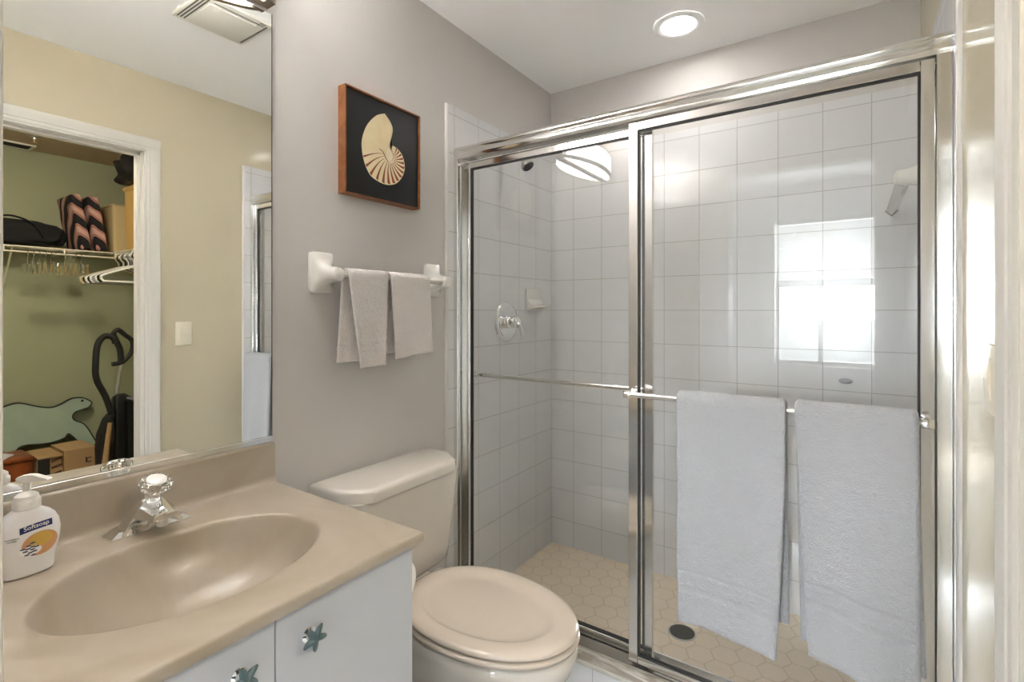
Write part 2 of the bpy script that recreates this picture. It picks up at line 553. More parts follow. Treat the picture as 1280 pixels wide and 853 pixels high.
# closet door casing and jamb, bathroom doorway casing
def casing_profile(wd):
    return [(0, 0), (0, 0.009), (0.006, 0.011), (0.014, 0.011), (0.018, 0.014), (0.030, 0.015), (0.040, 0.018), (wd-0.004, 0.018), (wd, 0.015), (wd, 0)]
def casing_leg_x(name, yin, sgn, z1, xw, dx):
    """vertical casing on a wall of constant x; sgn = direction away from opening along y; dx = direction it stands out"""
    b_ = NB()
    prism(b_, [(xw+dx*t, yin+sgn*u) for u, t in casing_profile(0.06)], 'Z', 0, z1)
    return b_
bm = casing_leg_x('c', DOP1-0.005, 1, DOPZ, XR, -1)
struct(fin(bm, 'trim_3', mt['trim'], smooth=25))
bm = casing_leg_x('c', DOP0+0.005, -1, DOPZ, XR, -1)
struct(fin(bm, 'trim_4', mt['trim'], smooth=25))
bm = NB()
prism(bm, [(XR-t, DOPZ-0.005+u) for u, t in casing_profile(0.06)], 'Y', DOP0-0.055, DOP1+0.055)
struct(fin(bm, 'trim_5', mt['trim'], smooth=25))
# closet door jamb lining with a stop bead and a strike plate
bm = NB()
box(bm, XR-0.002, CX0+0.002, DOP1-0.012, DOP1+0.001, 0, DOPZ)
box(bm, XR+0.045, XR+0.085, DOP1-0.024, DOP1-0.011, 0, DOPZ-0.011)
box(bm, XR-0.002, CX0+0.002, DOP0-0.001, DOP0+0.012, 0, DOPZ)
box(bm, XR+0.045, XR+0.085, DOP0+0.011, DOP0+0.024, 0, DOPZ-0.011)
box(bm, XR-0.002, CX0+0.002, DOP0, DOP1, DOPZ-0.012, DOPZ+0.001)
box(bm, XR+0.045, XR+0.085, DOP0+0.012, DOP1-0.012, DOPZ-0.024, DOPZ-0.011)
d1 = struct(fin(bm, 'door_1', mt['trim'], smooth=0))
fin(box(NB(), XR+0.088, XR+0.112, DOP1-0.0145, DOP1-0.012, 0.93, 0.99), 'strike_plate', mt['steel'], d1, smooth=0)
# bathroom doorway lining
bm = NB()
box(bm, DX0-0.001, DX0+0.012, -0.02, YF+0.004, 0, 2.03)
box(bm, DX1-0.012, DX1+0.001, -0.02, YF+0.004, 0, 2.03)
box(bm, DX0, DX1, -0.02, YF+0.004, 2.018, 2.031)
struct(fin(bm, 'door_2', mt['trim'], smooth=0))
for i, (xi, s) in enumerate(((DX0+0.006, -1), (DX1-0.006, 1))):
    for j, (yw, dy) in enumerate(((YF, 1), (-0.015, -1))):
        b_ = NB()
        prism(b_, [(xi+s*u, yw+dy*t*0.8) for u, t in casing_profile(0.058)], 'Z', 0, 2.03)
        struct(fin(b_, 'trim_%d' % (6+2*i+j), mt['trim'], smooth=25))
for j, (yw, dy) in enumerate(((YF, 1), (-0.015, -1))):
    b_ = NB()
    prism(b_, [(yw+dy*t*0.8, 2.03-0.006+u) for u, t in casing_profile(0.058)], 'X', DX0-0.052, DX1+0.052)
    struct(fin(b_, 'trim_%d' % (10+j), mt['trim'], smooth=25))

# closet shell
struct(fin(box(NB(), CX1, CX1+0.1, CY0-0.1, CY1+0.1, 0, H), 'wall_closet_back', mt['green'], smooth=0))
struct(fin(box(NB(), CX0, CX1, CY1, CY1+0.1, 0, H), 'wall_closet_right', mt['green'], smooth=0))
struct(fin(box(NB(), CX0, CX1, CY0-0.1, CY0, 0, H), 'wall_closet_left', mt['green'], smooth=0))
struct(fin(box(NB(), CX0, CX0+0.004, DOP1+0.06, CY1, 0, H), 'wall_closet_front', mt['green'], smooth=0))
struct(fin(box(NB(), CX0, CX1+0.1, CY0-0.1, CY1+0.1, H, H+0.08), 'ceiling_closet', mt['closet_ceil'], smooth=0))
struct(fin(box(NB(), CX0, CX1+0.1, CY0-0.1, CY1+0.1, -0.08, 0), 'floor_closet', mt['closet_floor'], smooth=0))

# bedroom behind the doorway, with the window that lights everything
BX0, BX1, BY = -1.6, 2.6, -3.0
WX0, WX1, WZ0, WZ1 = 0.64, 1.56, 0.68, 2.23
struct(fin(box(NB(), BX0, BX1, BY, -0.02, -0.08, 0), 'floor_bedroom', mt['carpet'], smooth=0))
struct(fin(box(NB(), BX0, BX1, BY, -0.016, 2.6, 2.68), 'ceiling_bedroom', mt['ceil'], smooth=0))
struct(fin(box(NB(), BX0-0.1, BX0, BY, -0.016, 0, 2.6), 'wall_bedroom_left', mt['bed_wall'], smooth=0))
struct(fin(box(NB(), BX1, BX1+0.1, BY, -0.016, 0, 2.6), 'wall_bedroom_right', mt['bed_wall'], smooth=0))
bm = NB()
box(bm, BX0, 0-0.0, -0.06, -0.016, 0, 2.6)
box(bm, 0.0, DX0-0.0, -0.03, -0.016, 0, 2.6)
box(bm, DX1, BX1, -0.03, -0.016, 0, 2.6)
box(bm, DX0, DX1, -0.03, -0.016, 2.03, 2.6)
struct(fin(bm, 'wall_bedroom_front', mt['bed_wall'], smooth=0))
bm = NB()
box(bm, BX0, WX0, BY-0.16, BY, 0, 2.6)
box(bm, WX1, BX1, BY-0.16, BY, 0, 2.6)
box(bm, WX0, WX1, BY-0.16, BY, 0, WZ0)
box(bm, WX0, WX1, BY-0.16, BY, WZ1, 2.6)
struct(fin(bm, 'wall_bedroom_back', mt['bed_wall'], smooth=0))
bm = NB()
for (a, b_, c, d) in ((WX0, WX0+0.035, WZ0, WZ1), (WX1-0.035, WX1, WZ0, WZ1), (WX0, WX1, WZ0, WZ0+0.04), (WX0, WX1, WZ1-0.04, WZ1),
                      (1.04, 1.075, WZ0, WZ1), (WX0, WX1, 1.515, 1.56)):
    box(bm, a, b_, BY-0.14, BY-0.10, c, d)
wn = struct(fin(bm, 'window_1', mt['trim'], smooth=0))
fin(box(NB(), WX0-0.03, WX1+0.03, BY-0.10, BY+0.035, WZ0-0.03, WZ0, 0.004), 'window_sill', mt['trim'], wn)
bl = thing('window_blind', (1.10, BY-0.04, 2.18), 'white slatted blind half raised over the bedroom window', 'blind')
fin(box(NB(), WX0+0.01, WX1-0.01, BY-0.07, BY-0.02, 2.18, 2.225, 0.003), 'head_rail', mt['blind'], bl)
fin(box(NB(), WX0+0.015, WX1-0.015, BY-0.06, BY-0.03, 1.55, 1.585, 0.003), 'bottom_rail', mt['blind'], bl)
bm = NB()
z = 1.60
while z < 2.175:
    loft(bm, [[(xx, BY-0.045-0.009, z-0.0095), (xx, BY-0.045+0.009, z+0.0095), (xx, BY-0.045+0.009, z+0.0105), (xx, BY-0.045-0.009, z-0.0085)] for xx in (WX0+0.015, WX1-0.015)])
    z += 0.0225
fin(bm, 'slats', mt['blind'], bl, smooth=0)
struct(fin(box(NB(), -300, 300, -900, BY-30, -14, -13.9), 'ground_outside', mt['ground'], smooth=0))

# ================================================================== MIRROR
mr = thing('wall_mirror', (0.0, 0.44, 0.9), 'large frameless wall mirror above the vanity backsplash', 'mirror')
fin(box(NB(), 0.0005, 0.006, YF+0.004, 0.7806, 0.905, 2.083), 'mirror_glass', mt['mirror'], mr, smooth=0)
bm = NB()
prism(bm, [(0.0005, 0.896), (0.010, 0.896), (0.0105, 0.8965), (0.0105, 0.910), (0.0095, 0.911), (0.0065, 0.911), (0.0065, 0.903), (0.0005, 0.903)], 'Y', YF+0.004, 0.783)
fin(bm, 'bottom_channel', mt['alu'], mr, smooth=20)
fin(box(NB(), 0.0003, 0.0068, 0.7806, 0.7822, 0.905, 2.083), 'edge', mt['black'], mr, smooth=0)

# ================================================================== VANITY CABINET
vc = thing('vanity_cabinet', (0.3, 0.44, 0), 'white vanity cabinet with flat doors under the cream sink top', 'cabinet')
bm = NB()
box(bm, 0.530, 0.545, YF+0.004, 0.771, 0.09, 0.7625)
box(bm, 0.002, 0.530, 0.755, 0.771, 0.09, 0.7625)
box(bm, 0.002, 0.530, YF+0.004, YF+0.020, 0.09, 0.7625)
box(bm, 0.002, 0.012, YF+0.020, 0.755, 0.09, 0.7625)
box(bm, 0.012, 0.530, YF+0.020, 0.755, 0.09, 0.105)
box(bm, 0.002, 0.48, YF+0.004, 0.765, 0.0, 0.09)
fin(bm, 'body', mt['cab'], vc, smooth=0)
def knob(door, y, z):
    b_ = NB()
    lathe(b_, [(0.0125, 0.564), (0.013, 0.567), (0.008, 0.570), (0.0055, 0.578), (0.008, 0.582), (0.0, 0.583)], (0, y, z), 'X', 20, cap1=False)
    kb = fin(b_, 'knob', mt['chrome'], door)
    return kb
def starfish(door, y, z, rot):
    b_ = NB()
    c = b_.verts.new((0.592, y, z)); cb = b_.verts.new((0.580, y, z))
    R1, R0 = 0.0240, 0.0115
    top, edge, back = [], [], []
    for k in range(50):
        a = 2*PI*k/50
        # five rounded arms
        t = (math.cos(5*a)+1)/2
        r = R0+(R1-R0)*t**1.15
        A = a+rot
        for lst, q, x in ((top, 0.55, 0.5885+0.0005*t), (edge, 1.0, 0.584), (back, 0.8, 0.580)):
            lst.append(b_.verts.new((x, y+r*q*math.cos(A), z+r*q*math.sin(A))))
    for k in range(50):
        j = (k+1) % 50
        b_.faces.new((c, top[k], top[j])); b_.faces.new((top[k], edge[k], edge[j], top[j]))
        b_.faces.new((edge[k], back[k], back[j], edge[j])); b_.faces.new((cb, back[j], back[k]))
    return b_
for (ya, yb, ky, rot) in ((0.4625, 0.7695, 0.521, PI/2+0.65), (0.155, 0.4605, 0.402, PI/2+0.3)):
    dr = fin(box(NB(), 0.546, 0.564, ya, yb, 0.10, 0.7555, 0.0012, 1), 'door', mt['cab'], vc)
    kb = knob(dr, ky, 0.700)
    fin(starfish(dr, ky, 0.700, rot), 'starfish_knob', mt['starfish'], dr)

# ================================================================== VANITY TOP WITH SINK
vt = thing('marble_countertop', (0.3, 0.44, 0.764), 'cream cultured marble vanity top with oval basin and backsplash', 'countertop')
ZC = 0.788
X0, X1, Y0, Y1 = 0.002, 0.584, YF+0.004, 0.783
scx, scy, sa, sb = 0.318, 0.450, 0.173, 0.234
angs = sorted(set([2*PI*k/96 for k in range(96)]+[math.atan2(yy-scy, xx-scx) % (2*PI) for xx in (X0, X1) for yy in (Y0, Y1)]))
def ell(f, z, dxo=0.0):
    return [(scx+dxo+sa*f*math.cos(a), scy+sb*f*math.sin(a), z) for a in angs]
def rect(ins, z):
    out = []
    for a in angs:
        c, s = math.cos(a), math.sin(a)
        t = min([t_ for t_ in (((X1-ins-scx)/c if c > 1e-9 else 9), ((X0+ins-scx)/c if c < -1e-9 else 9), ((Y1-ins-scy)/s if s > 1e-9 else 9), ((Y0+ins-scy)/s if s < -1e-9 else 9))])
        out.append((scx+c*t, scy+s*t, z))
    return out
rings = []
DEP = 0.135
for f, d in ((0.10, 1.0), (0.2, 0.995), (0.35, 0.97), (0.5, 0.91), (0.64, 0.80), (0.76, 0.645), (0.85, 0.48), (0.915, 0.315), (0.955, 0.17), (0.98, 0.075), (0.995, 0.028), (1.01, 0.008), (1.03, 0.0)):
    rings.append(ell(f, ZC-DEP*d, -0.006*(1-f)))
R1_ = rect(0.007, ZC)
E1_ = rings[-1]
for t in (0.35, 0.7):
    rings.append([tuple(E1_[i][k]*(1-t)+R1_[i][k]*t for k in range(3)) for i in range(len(angs))])
rings += [R1_, rect(0.0025, ZC-0.0015), rect(0.0003, ZC-0.005), rect(0.0, ZC-0.010), rect(0.0, ZC-0.021), rect(0.003, ZC-0.024), rect(0.02, ZC-0.024)]
bm = NB()
loft(bm, rings, cap0=True, cap1=False)
fin(bm, 'basin_top', mt['counter'], vt, smooth=50)
bm = NB()
prism(bm, [(0.0005, ZC-0.001), (0.030, ZC-0.001), (0.0245, ZC+0.003), (0.021, ZC+0.009), (0.020, ZC+0.018), (0.020, ZC+0.100), (0.0185, ZC+0.105), (0.015, ZC+0.107), (0.0005, ZC+0.107)], 'Y', Y0, 0.783)
fin(bm, 'backsplash', mt['counter'], vt, smooth=50)
bm = NB()
lathe(bm, [(0.021, 0.6535), (0.021, 0.6555), (0.017, 0.6565), (0.013, 0.6545), (0.0, 0.6545)], (scx-0.005, scy, 0), 'Z', 24, cap1=False)
fin(bm, 'drain', mt['chrome'], vt)

# ================================================================== FAUCET
fa = thing('faucet', (0.075, 0.462, ZC), 'chrome single-handle faucet with clear crystal knob behind the basin', 'faucet')
fx, fy = 0.072, 0.462
FB0, FB1, FH = 0.046, 0.102, 0.0785
fy = 0.460
bm = NB()
def boat(z, ix, iy, tip):
    x0_, x1_, h_ = FB0+ix, FB1-ix, FH-iy
    return [(x0_, fy-h_+tip, z), ((x0_+x1_)/2-0.012, fy-h_, z), (x1_, fy-h_+tip*0.25, z), (x1_, fy+h_-tip*0.25, z), ((x0_+x1_)/2-0.012, fy+h_, z), (x0_, fy+h_-tip, z)]
loft(bm, [boat(ZC, 0, 0, 0.020), boat(ZC+0.005, 0, 0, 0.020), boat(ZC+0.014, 0.007, 0.016, 0.012)])
fin(bm, 'base_plate', mt['chrome'], fa, smooth=15)
# faceted body that flares down to the base and reaches forward as a hollow arched spout
def sect(xx, wb, wm, wt, lift, zt, th):
    prof_ = [(-1.0*wb, lift), (-0.80*wb-0.2*wm, lift+(zt-lift)*0.14), (-0.35*wb-0.65*wm, lift+(zt-lift)*0.42), (-wm, lift+(zt-lift)*0.72), (-wt, zt-0.004), (-wt+0.005, zt)]
    prof_ = prof_+[(-a, b_) for a, b_ in reversed(prof_)]
    outer = [(xx, fy+a, ZC+b_) for a, b_ in prof_]
    inner = []
    for a, b_ in prof_:
        k = max(0.0, 1-th/max(0.006, wb))
        inner.append((xx, fy+a*k, ZC+max(lift, min(b_, zt)-th) if b_ > lift+1e-6 else ZC+lift))
    return outer+inner[::-1]
bm = NB()
loft(bm, [sect(0.050, 0.040, 0.020, 0.012, 0.010, 0.044, 0.030), sect(0.058, 0.054, 0.026, 0.016, 0.008, 0.060, 0.048), sect(0.073, 0.060, 0.030, 0.019, 0.006, 0.068, 0.056), sect(0.076, 0.060, 0.030, 0.019, 0.004, 0.068, 0.0070),
          sect(0.102, 0.058, 0.030, 0.021, 0.004, 0.067, 0.0055),
          sect(0.1045, 0.046, 0.029, 0.021, 0.026, 0.066, 0.005), sect(0.110, 0.036, 0.027, 0.021, 0.036, 0.065, 0.005), sect(0.135, 0.029, 0.025, 0.020, 0.039, 0.060, 0.005), sect(0.164, 0.024, 0.022, 0.018, 0.040, 0.054, 0.005)])
box(bm, 0.161, 0.168, fy-0.0215, fy+0.0215, ZC+0.039, ZC+0.0525, 0.002)
fin(bm, 'spout', mt['chrome'], fa, smooth=22)
bm = NB()
lathe(bm, [(0.0105, ZC+0.022), (0.0105, ZC+0.036), (0.009, ZC+0.044), (0.0, ZC+0.044)], (0.146, fy, 0), 'Z', 20, cap1=False)
fin(bm, 'aerator', mt['alu_soft'], fa)
kx, kz = 0.098, ZC+0.062
TILT = Matrix.Translation((kx, fy, kz)) @ Matrix.Rotation(math.radians(22), 4, 'Y')
def tilted(b_):
    bmesh.ops.transform(b_, matrix=TILT, verts=b_.verts)
    return b_
bm = NB()
lathe(bm, [(0.0145, -0.004), (0.0150, 0.006), (0.0125, 0.008), (0.0, 0.008)], (0, 0, 0), 'Z', 24, cap1=False)
fin(tilted(bm), 'stem_collar', mt['chrome'], fa)
bm = NB()
sc = lambda t, h: 1+0.085*math.cos(10*t)*min(1, max(0, (h-0.012)/0.02))
lathe(bm, [(0.0135, 0.0085), (0.0150, 0.014), (0.0160, 0.022), (0.0195, 0.031), (0.0270, 0.037), (0.0292, 0.042), (0.0280, 0.049), (0.0230, 0.054), (0.0195, 0.0545), (0.0190, 0.052)], (0, 0, 0), 'Z', 60, scal=sc)
kn = fin(tilted(bm), 'crystal_knob', mt['crystal'], fa, smooth=25)
bm = NB()
lathe(bm, [(0.0185, 0.0525), (0.0185, 0.0555), (0.0170, 0.0565), (0.0, 0.0575)], (0, 0, 0), 'Z', 32, cap1=False)
fin(tilted(bm), 'index_cap', mt['soap_pump'], kn)

# ================================================================== SOAP BOTTLE
def put_text(s, size, fn, name, mat, parent, depth=0.0004):
    """lettering: a text outline turned into a mesh and laid on a surface by fn(u, v, w)"""
    cu = bpy.data.curves.new('lettering', 'FONT')
    cu.body = s; cu.size = size; cu.align_x = 'CENTER'; cu.align_y = 'CENTER'; cu.extrude = depth
    cu.resolution_u = 3
    tmp = bpy.data.objects.new('lettering', cu)
    COL.objects.link(tmp)
    bpy.context.view_layer.update()
    me = bpy.data.meshes.new_from_object(tmp.evaluated_get(bpy.context.evaluated_depsgraph_get()))
    bpy.data.objects.remove(tmp)
    b_ = bmesh.new(); b_.from_mesh(me)
    bmesh.ops.triangulate(b_, faces=b_.faces)
    for v in b_.verts:
        v.co = fn(v.co.x, v.co.y, v.co.z)
    return fin(b_, name, mat, parent, smooth=0)

SBX, SBY = 0.112, 0.258
sbt = thing('soap_dispenser', (SBX, SBY, ZC), 'white hand soap pump bottle with navy label left of the basin', 'soap dispenser')
ang = math.radians(4)     # the label faces this way (from +x)
def sbw(p, q, z):           # p across the bottle, q towards its front
    fx_, fy_ = math.cos(ang), math.sin(ang)
    return (SBX+1.08*(fx_*q-fy_*p), SBY+1.08*(fy_*q+fx_*p), z)
sprof = [(0.0, 0.031, 0.0185), (0.002, 0.034, 0.021), (0.008, 0.0355, 0.022), (0.022, 0.036, 0.0225), (0.036, 0.039, 0.024), (0.055, 0.0425, 0.0245), (0.072, 0.0435, 0.0245), (0.088, 0.041, 0.023), (0.100, 0.0355, 0.021), (0.108, 0.028, 0.019), (0.113, 0.0205, 0.0175), (0.116, 0.0165, 0.0165)]
def sb_wd(h):
    for i in range(len(sprof)-1):
        a_, b_ = sprof[i], sprof[i+1]
        if a_[0] <= h <= b_[0]:
            t = (h-a_[0])/(b_[0]-a_[0])
            return a_[1]+(b_[1]-a_[1])*t, a_[2]+(b_[2]-a_[2])*t
    return sprof[-1][1:]
def super_ring(wd, dp, n=40, e=2.4):
    out = []
    for k in range(n):
        a_ = 2*PI*k/n
        c, s = math.cos(a_), math.sin(a_)
        out.append((wd*math.copysign(abs(c)**(2/e), c), dp*math.copysign(abs(s)**(2/e), s)))
    return out
bm = NB()
loft(bm, [[sbw(p, q, ZC+h) for p, q in super_ring(wd, dp)] for h, wd, dp in sprof])
sb_o = fin(bm, 'bottle', mt['soap_body'], sbt)
def on_bottle(p, h, off=0.0004):
    wd, dp = sb_wd(h)
    q = dp*max(0.0, 1-min(0.999, abs(p)/wd)**2.4)**(1/2.4)
    return sbw(p, q+off, ZC+h)
def decal(poly_fn, name, mat, off, nu=14, nv=8):
    b_ = NB()
    g = [[b_.verts.new(on_bottle(*poly_fn(i/nu, j/nv), off)) for j in range(nv+1)] for i in range(nu+1)]
    for i in range(nu):
        for j in range(nv):
            b_.faces.new((g[i][j], g[i+1][j], g[i+1][j+1], g[i][j+1]))
    return fin(b_, name, mat, sbt, smooth=0)
decal(lambda u, v: (0.002+(-0.017+0.042*u), 0.078+0.0035*math.sin(u*2)+0.011*v), 'navy_label_banner', mt['navy'], 0.0004)
def ldisc(cx_, ch, rx, rh):
    def f(u, v):
        a_ = 2*PI*u
        return (cx_+rx*v*math.cos(a_), ch+rh*v*math.sin(a_))
    return f
decal(ldisc(0.011, 0.055, 0.024, 0.021), 'almond_picture', mt['tan_print'], 0.0004, 28, 6)
decal(ldisc(0.012, 0.062, 0.015, 0.0125), 'honey_picture', mt['yellow_print'], 0.0007, 24, 5)
decal(ldisc(-0.002, 0.046, 0.014, 0.0085), 'flower_picture', mt['white_print'], 0.0010, 24, 5)
b_ = NB()
for k in range(12):      # small dark petals and leaf strokes
    cx_, ch = -0.003+0.010*math.cos(k*2.4)*(0.3+k/14), 0.048+0.011*math.sin(k*2.4)*(0.3+k/14)
    vs = [b_.verts.new(on_bottle(cx_+0.0030*math.cos(t_+k)*1.3, ch+0.0016*math.sin(t_+k), 0.0013)) for t_ in (0, 1.05, 2.1, 3.14, 4.2, 5.25)]
    b_.faces.new(vs)
fin(b_, 'leaf_print', mt['grey_print'], sbt, smooth=0)
put_text('Softsoap', 0.0098, lambda u, v, w_: Vector(on_bottle(0.006+u*0.98, 0.0865+v+0.0035*math.sin((u+0.021)/0.042*2)-0.0018, 0.0009+w_)), 'brand_lettering', mt['white_print'], sbt)
put_text('MOISTURIZING', 0.0026, lambda u, v, w_: Vector(on_bottle(-0.024+u*0.9, 0.0735+v, 0.0007+w_)), 'small_lettering', mt['grey_print'], sbt, 0.0002)
put_text('hand soap', 0.0030, lambda u, v, w_: Vector(on_bottle(-0.024+u*0.9, 0.0700+v, 0.0007+w_)), 'small_lettering', mt['grey_print'], sbt, 0.0002)
bm = NB()
lathe(bm, [(0.0165, ZC+0.115), (0.0195, ZC+0.117), (0.0195, ZC+0.130), (0.0170, ZC+0.133), (0.0165, ZC+0.139), (0.0120, ZC+0.143), (0.0075, ZC+0.145), (0.0055, ZC+0.147), (0.0055, ZC+0.162), (0.0, ZC+0.163)], (SBX, SBY, 0), 'Z', 32, cap1=False, scal=lambda t, h: 1+(0.02*math.cos(24*t) if ZC+0.116 < h < ZC+0.131 else 0))
fin(bm, 'pump_collar', mt['soap_pump'], sbt)
bm = NB()
pr = [(-0.013, 0.171), (-0.010, 0.1735), (0.002, 0.176), (0.014, 0.1755), (0.024, 0.172), (0.036, 0.1685), (0.038, 0.1665), (0.034, 0.1655), (0.022, 0.1655), (0.008, 0.163), (-0.008, 0.163), (-0.013, 0.166)]
hn = math.radians(42)
loft(bm, [[(SBX+math.cos(hn)*p*1.0-math.sin(hn)*s*wd, SBY+math.sin(hn)*p*1.0+math.cos(hn)*s*wd, ZC+h) for p, h in pr] for s, wd in ((-1, 0.006), (-0.7, 0.009), (0.7, 0.009), (1, 0.006))])
fin(bm, 'pump_head', mt['soap_pump'], sbt)

# ================================================================== VANITY LIGHT
LY0, LY1, LZ0, LZ1 = 0.125, 0.770, 2.095, 2.225
vl = thing('vanity_light', (0.0, 0.45, LZ0), 'bow-fronted lit vanity light with white glass above the mirror', 'wall lamp')
def bow(z, out, ins=0.0, n=24, back=0.004):
    pts = []
    for k in range(n+1):
        u = k/n
        y_ = LY0+ins+(LY1-LY0-2*ins)*u
        e = 4*u*(1-u)
        pts.append((0.034+(out)*e**0.8, y_, z))
    return [(back, LY0+ins, z)]+pts+[(back, LY1-ins, z)]
bm = NB()
loft(bm, [bow(LZ0+0.005, 0.092, 0.006), bow(LZ1-0.010, 0.092, 0.006)])
fin(bm, 'glass_diffuser', mt['opal'], vl, smooth=30)
bm = NB()
loft(bm, [bow(LZ1-0.0095, 0.076, 0.026, back=0.028), bow(LZ1-0.0085, 0.076, 0.026, back=0.028)])
fin(bm, 'added_uplight', mt['uplight'], vl, smooth=30)  # glowing sheet added over the diffuser to brighten the ceiling
bm = NB()
def band(z0, z1):
    o0, o1 = bow(z0, 0.098), bow(z1, 0.098)
    i0, i1 = bow(z0, 0.080, 0.022, back=0.024), bow(z1, 0.080, 0.022, back=0.024)
    loft(bm, [i0, o0, o1, i1, i0], cap0=False, cap1=False)
band(LZ0, LZ0+0.014); band(LZ1-0.014, LZ1)
box(bm, 0.001, 0.040, LY1-0.004, LY1+0.003, LZ0, LZ1)
box(bm, 0.001, 0.040, LY0-0.003, LY0+0.004, LZ0, LZ1)
for yy in (LY1-0.022, LY0+0.022):
    box(bm, 0.030, 0.048, yy-0.007, yy+0.007, LZ0+0.002, LZ1-0.002, 0.002)
bmesh.ops.remove_doubles(bm, verts=bm.verts, dist=1e-5)
fin(bm, 'metal_band', mt['nickel'], vl, smooth=30)
fin(box(NB(), 0.0005, 0.004, LY0, LY1, LZ0+0.001, LZ1-0.001), 'back_plate', mt['nickel'], vl, smooth=0)

# ================================================================== EXHAUST FAN GRILLE, DOWNLIGHT
ef = thing('exhaust_fan', (0.75, 1.01, H), 'square white exhaust fan grille on the bathroom ceiling', 'vent')
bm = box(NB(), 0.62, 0.865, 0.875, 1.145, H-0.012, H-0.0005, 0.004)
fin(bm, 'grille', mt['vent'], ef)
fin(box(NB(), 0.662, 0.823, 0.922, 1.098, H-0.0155, H-0.0122, 0.001), 'centre_panel', mt['vent'], ef)
bm = NB()
for k in range(3):
    d = 0.010*k
    box(bm, 0.640, 0.845, 0.884+d*1.2, 0.889+d*1.2, H-0.0135, H-0.0115)
box(bm, 0.640, 0.845, 1.128, 1.134, H-0.0135, H-0.0115)
box(bm, 0.644, 0.647, 0.93, 1.10, H-0.0135, H-0.0115)
for k in range(3):
    box(bm, 0.628+k*0.010, 0.631+k*0.010, 1.098, 1.122, H-0.0135, H-0.0115)
fin(bm, 'slots', mt['dark'], ef, smooth=0)

dl = thing('recessed_light', (0.756, 2.072, H), 'round lit recessed light in the ceiling over the shower', 'ceiling lamp')
bm = NB()
lathe(bm, [(0.099, H-0.0005), (0.098, H-0.005), (0.090, H-0.009), (0.078, H-0.0085), (0.069, H-0.006), (0.067, H-0.0005)], (0.756, 2.072, 0), 'Z', 64, cap0=False, cap1=False)
fin(bm, 'trim_ring', mt['ceil'], dl)
bm = NB()
lathe(bm, [(0.068, H-0.0015), (0.068, H-0.0035), (0.0, H-0.0045)], (0.756, 2.072, 0), 'Z', 48, cap1=False)
fin(bm, 'lens', mt['led'], dl)

# ================================================================== PICTURE
pc = thing('framed_picture', (0.0, 1.165, 1.625), 'square wood-framed picture of a nautilus shell on black', 'picture')
PY0, PY1, PZ0, PZ1 = 1.003, 1.330, 1.628, 1.968
bm = NB()
for (a, b_, c, d) in ((PY0, PY0+0.004, PZ0, PZ1), (PY1-0.004, PY1, PZ0, PZ1), (PY0+0.004, PY1-0.004, PZ0, PZ0+0.004), (PY0+0.004, PY1-0.004, PZ1-0.004, PZ1)):
    box(bm, 0.0005, 0.036, a, b_, c, d)
fin(bm, 'frame', mt['wood_frame'], pc, smooth=0)
cv = fin(box(NB(), 0.004, 0.030, PY0+0.0065, PY1-0.0065, PZ0+0.0065, PZ1-0.0065, 0.002), 'canvas', mt['art_black'], pc)
fin(box(NB(), 0.0008, 0.010, PY0+0.0038, PY1-0.0038, PZ0+0.0038, PZ1-0.0038), 'backing', mt['art_black'], pc, smooth=0)
shell = [(1.167, 1.927), (1.131, 1.909), (1.095, 1.87), (1.075, 1.827), (1.07, 1.789), (1.08, 1.743), (1.103, 1.706), (1.131, 1.693), (1.163, 1.687), (1.192, 1.69), (1.222, 1.703), (1.248, 1.732), (1.259, 1.767), (1.248, 1.804), (1.226, 1.822), (1.201, 1.828), (1.184, 1.823), (1.196, 1.849), (1.203, 1.883), (1.192, 1.906)]
bm = NB()
sp = smooth_path([(0, a, b_) for a, b_ in shell+shell[:1]], 4)[:-1]
vs = [bm.verts.new((0.0303, p.y, p.z)) for p in sp]
f = bm.faces.new(vs)
bmesh.ops.triangulate(bm, faces=[f])
fin(bm, 'shell_print', mt['art_cream'], cv, smooth=0)
def ray_to_edge(cy_, cz_, a):
    best = 0
    d = (math.cos(a), math.sin(a))
    n = len(sp)
    for i in range(n):
        p, q = sp[i], sp[(i+1) % n]
        ax_, ay_ = p.y-cy_, p.z-cz_
        bx_, by_ = q.y-p.y, q.z-p.z
        den = d[0]*by_-d[1]*bx_
        if abs(den) < 1e-9: continue
        t = (ax_*by_-ay_*bx_)/den
        u = (ax_*d[1]-ay_*d[0])/den
        if 0 <= u <= 1 and t > best: best = t
    return best
bm = NB()
cy_, cz_ = 1.192, 1.787
nst = 16
for k in range(nst):
    a0 = math.radians(-172+k*(218/(nst-1)))
    r1 = ray_to_edge(cy_, cz_, a0)*0.985
    r0 = 0.018 if k > 3 else 0.030
    L_, R_ = [], []
    for j in range(9):
        t = j/8
        r = r0+(r1-r0)*t
        a = a0-0.30*(1-t)**1.3+0.10
        hw = math.radians((1.9+2.6*t**1.2)*min(1, 0.35+k/9))
        rr = min(r, ray_to_edge(cy_, cz_, a-hw)*0.985, ray_to_edge(cy_, cz_, a+hw)*0.985)
        L_.append(bm.verts.new((0.0306, cy_+rr*math.cos(a-hw), cz_+rr*math.sin(a-hw))))
        R_.append(bm.verts.new((0.0306, cy_+rr*math.cos(a+hw), cz_+rr*math.sin(a+hw))))
    for j in range(8):
        bm.faces.new((L_[j], R_[j], R_[j+1], L_[j+1]))
fin(bm, 'brown_stripes', mt['art_brown'], cv, smooth=0)
bm = NB()
pts = [(1.190+0.020*math.cos(t)*(1 if math.sin(t) < 0 else 0.8), 1.790+0.026*math.sin(t)) for t in [2*PI*k/24 for k in range(24)]]
bm.faces.new([bm.verts.new((0.0308, a, b_)) for a, b_ in pts])
fin(bm, 'shell_whorl', mt['art_pale'], cv, smooth=0)
bm = NB()
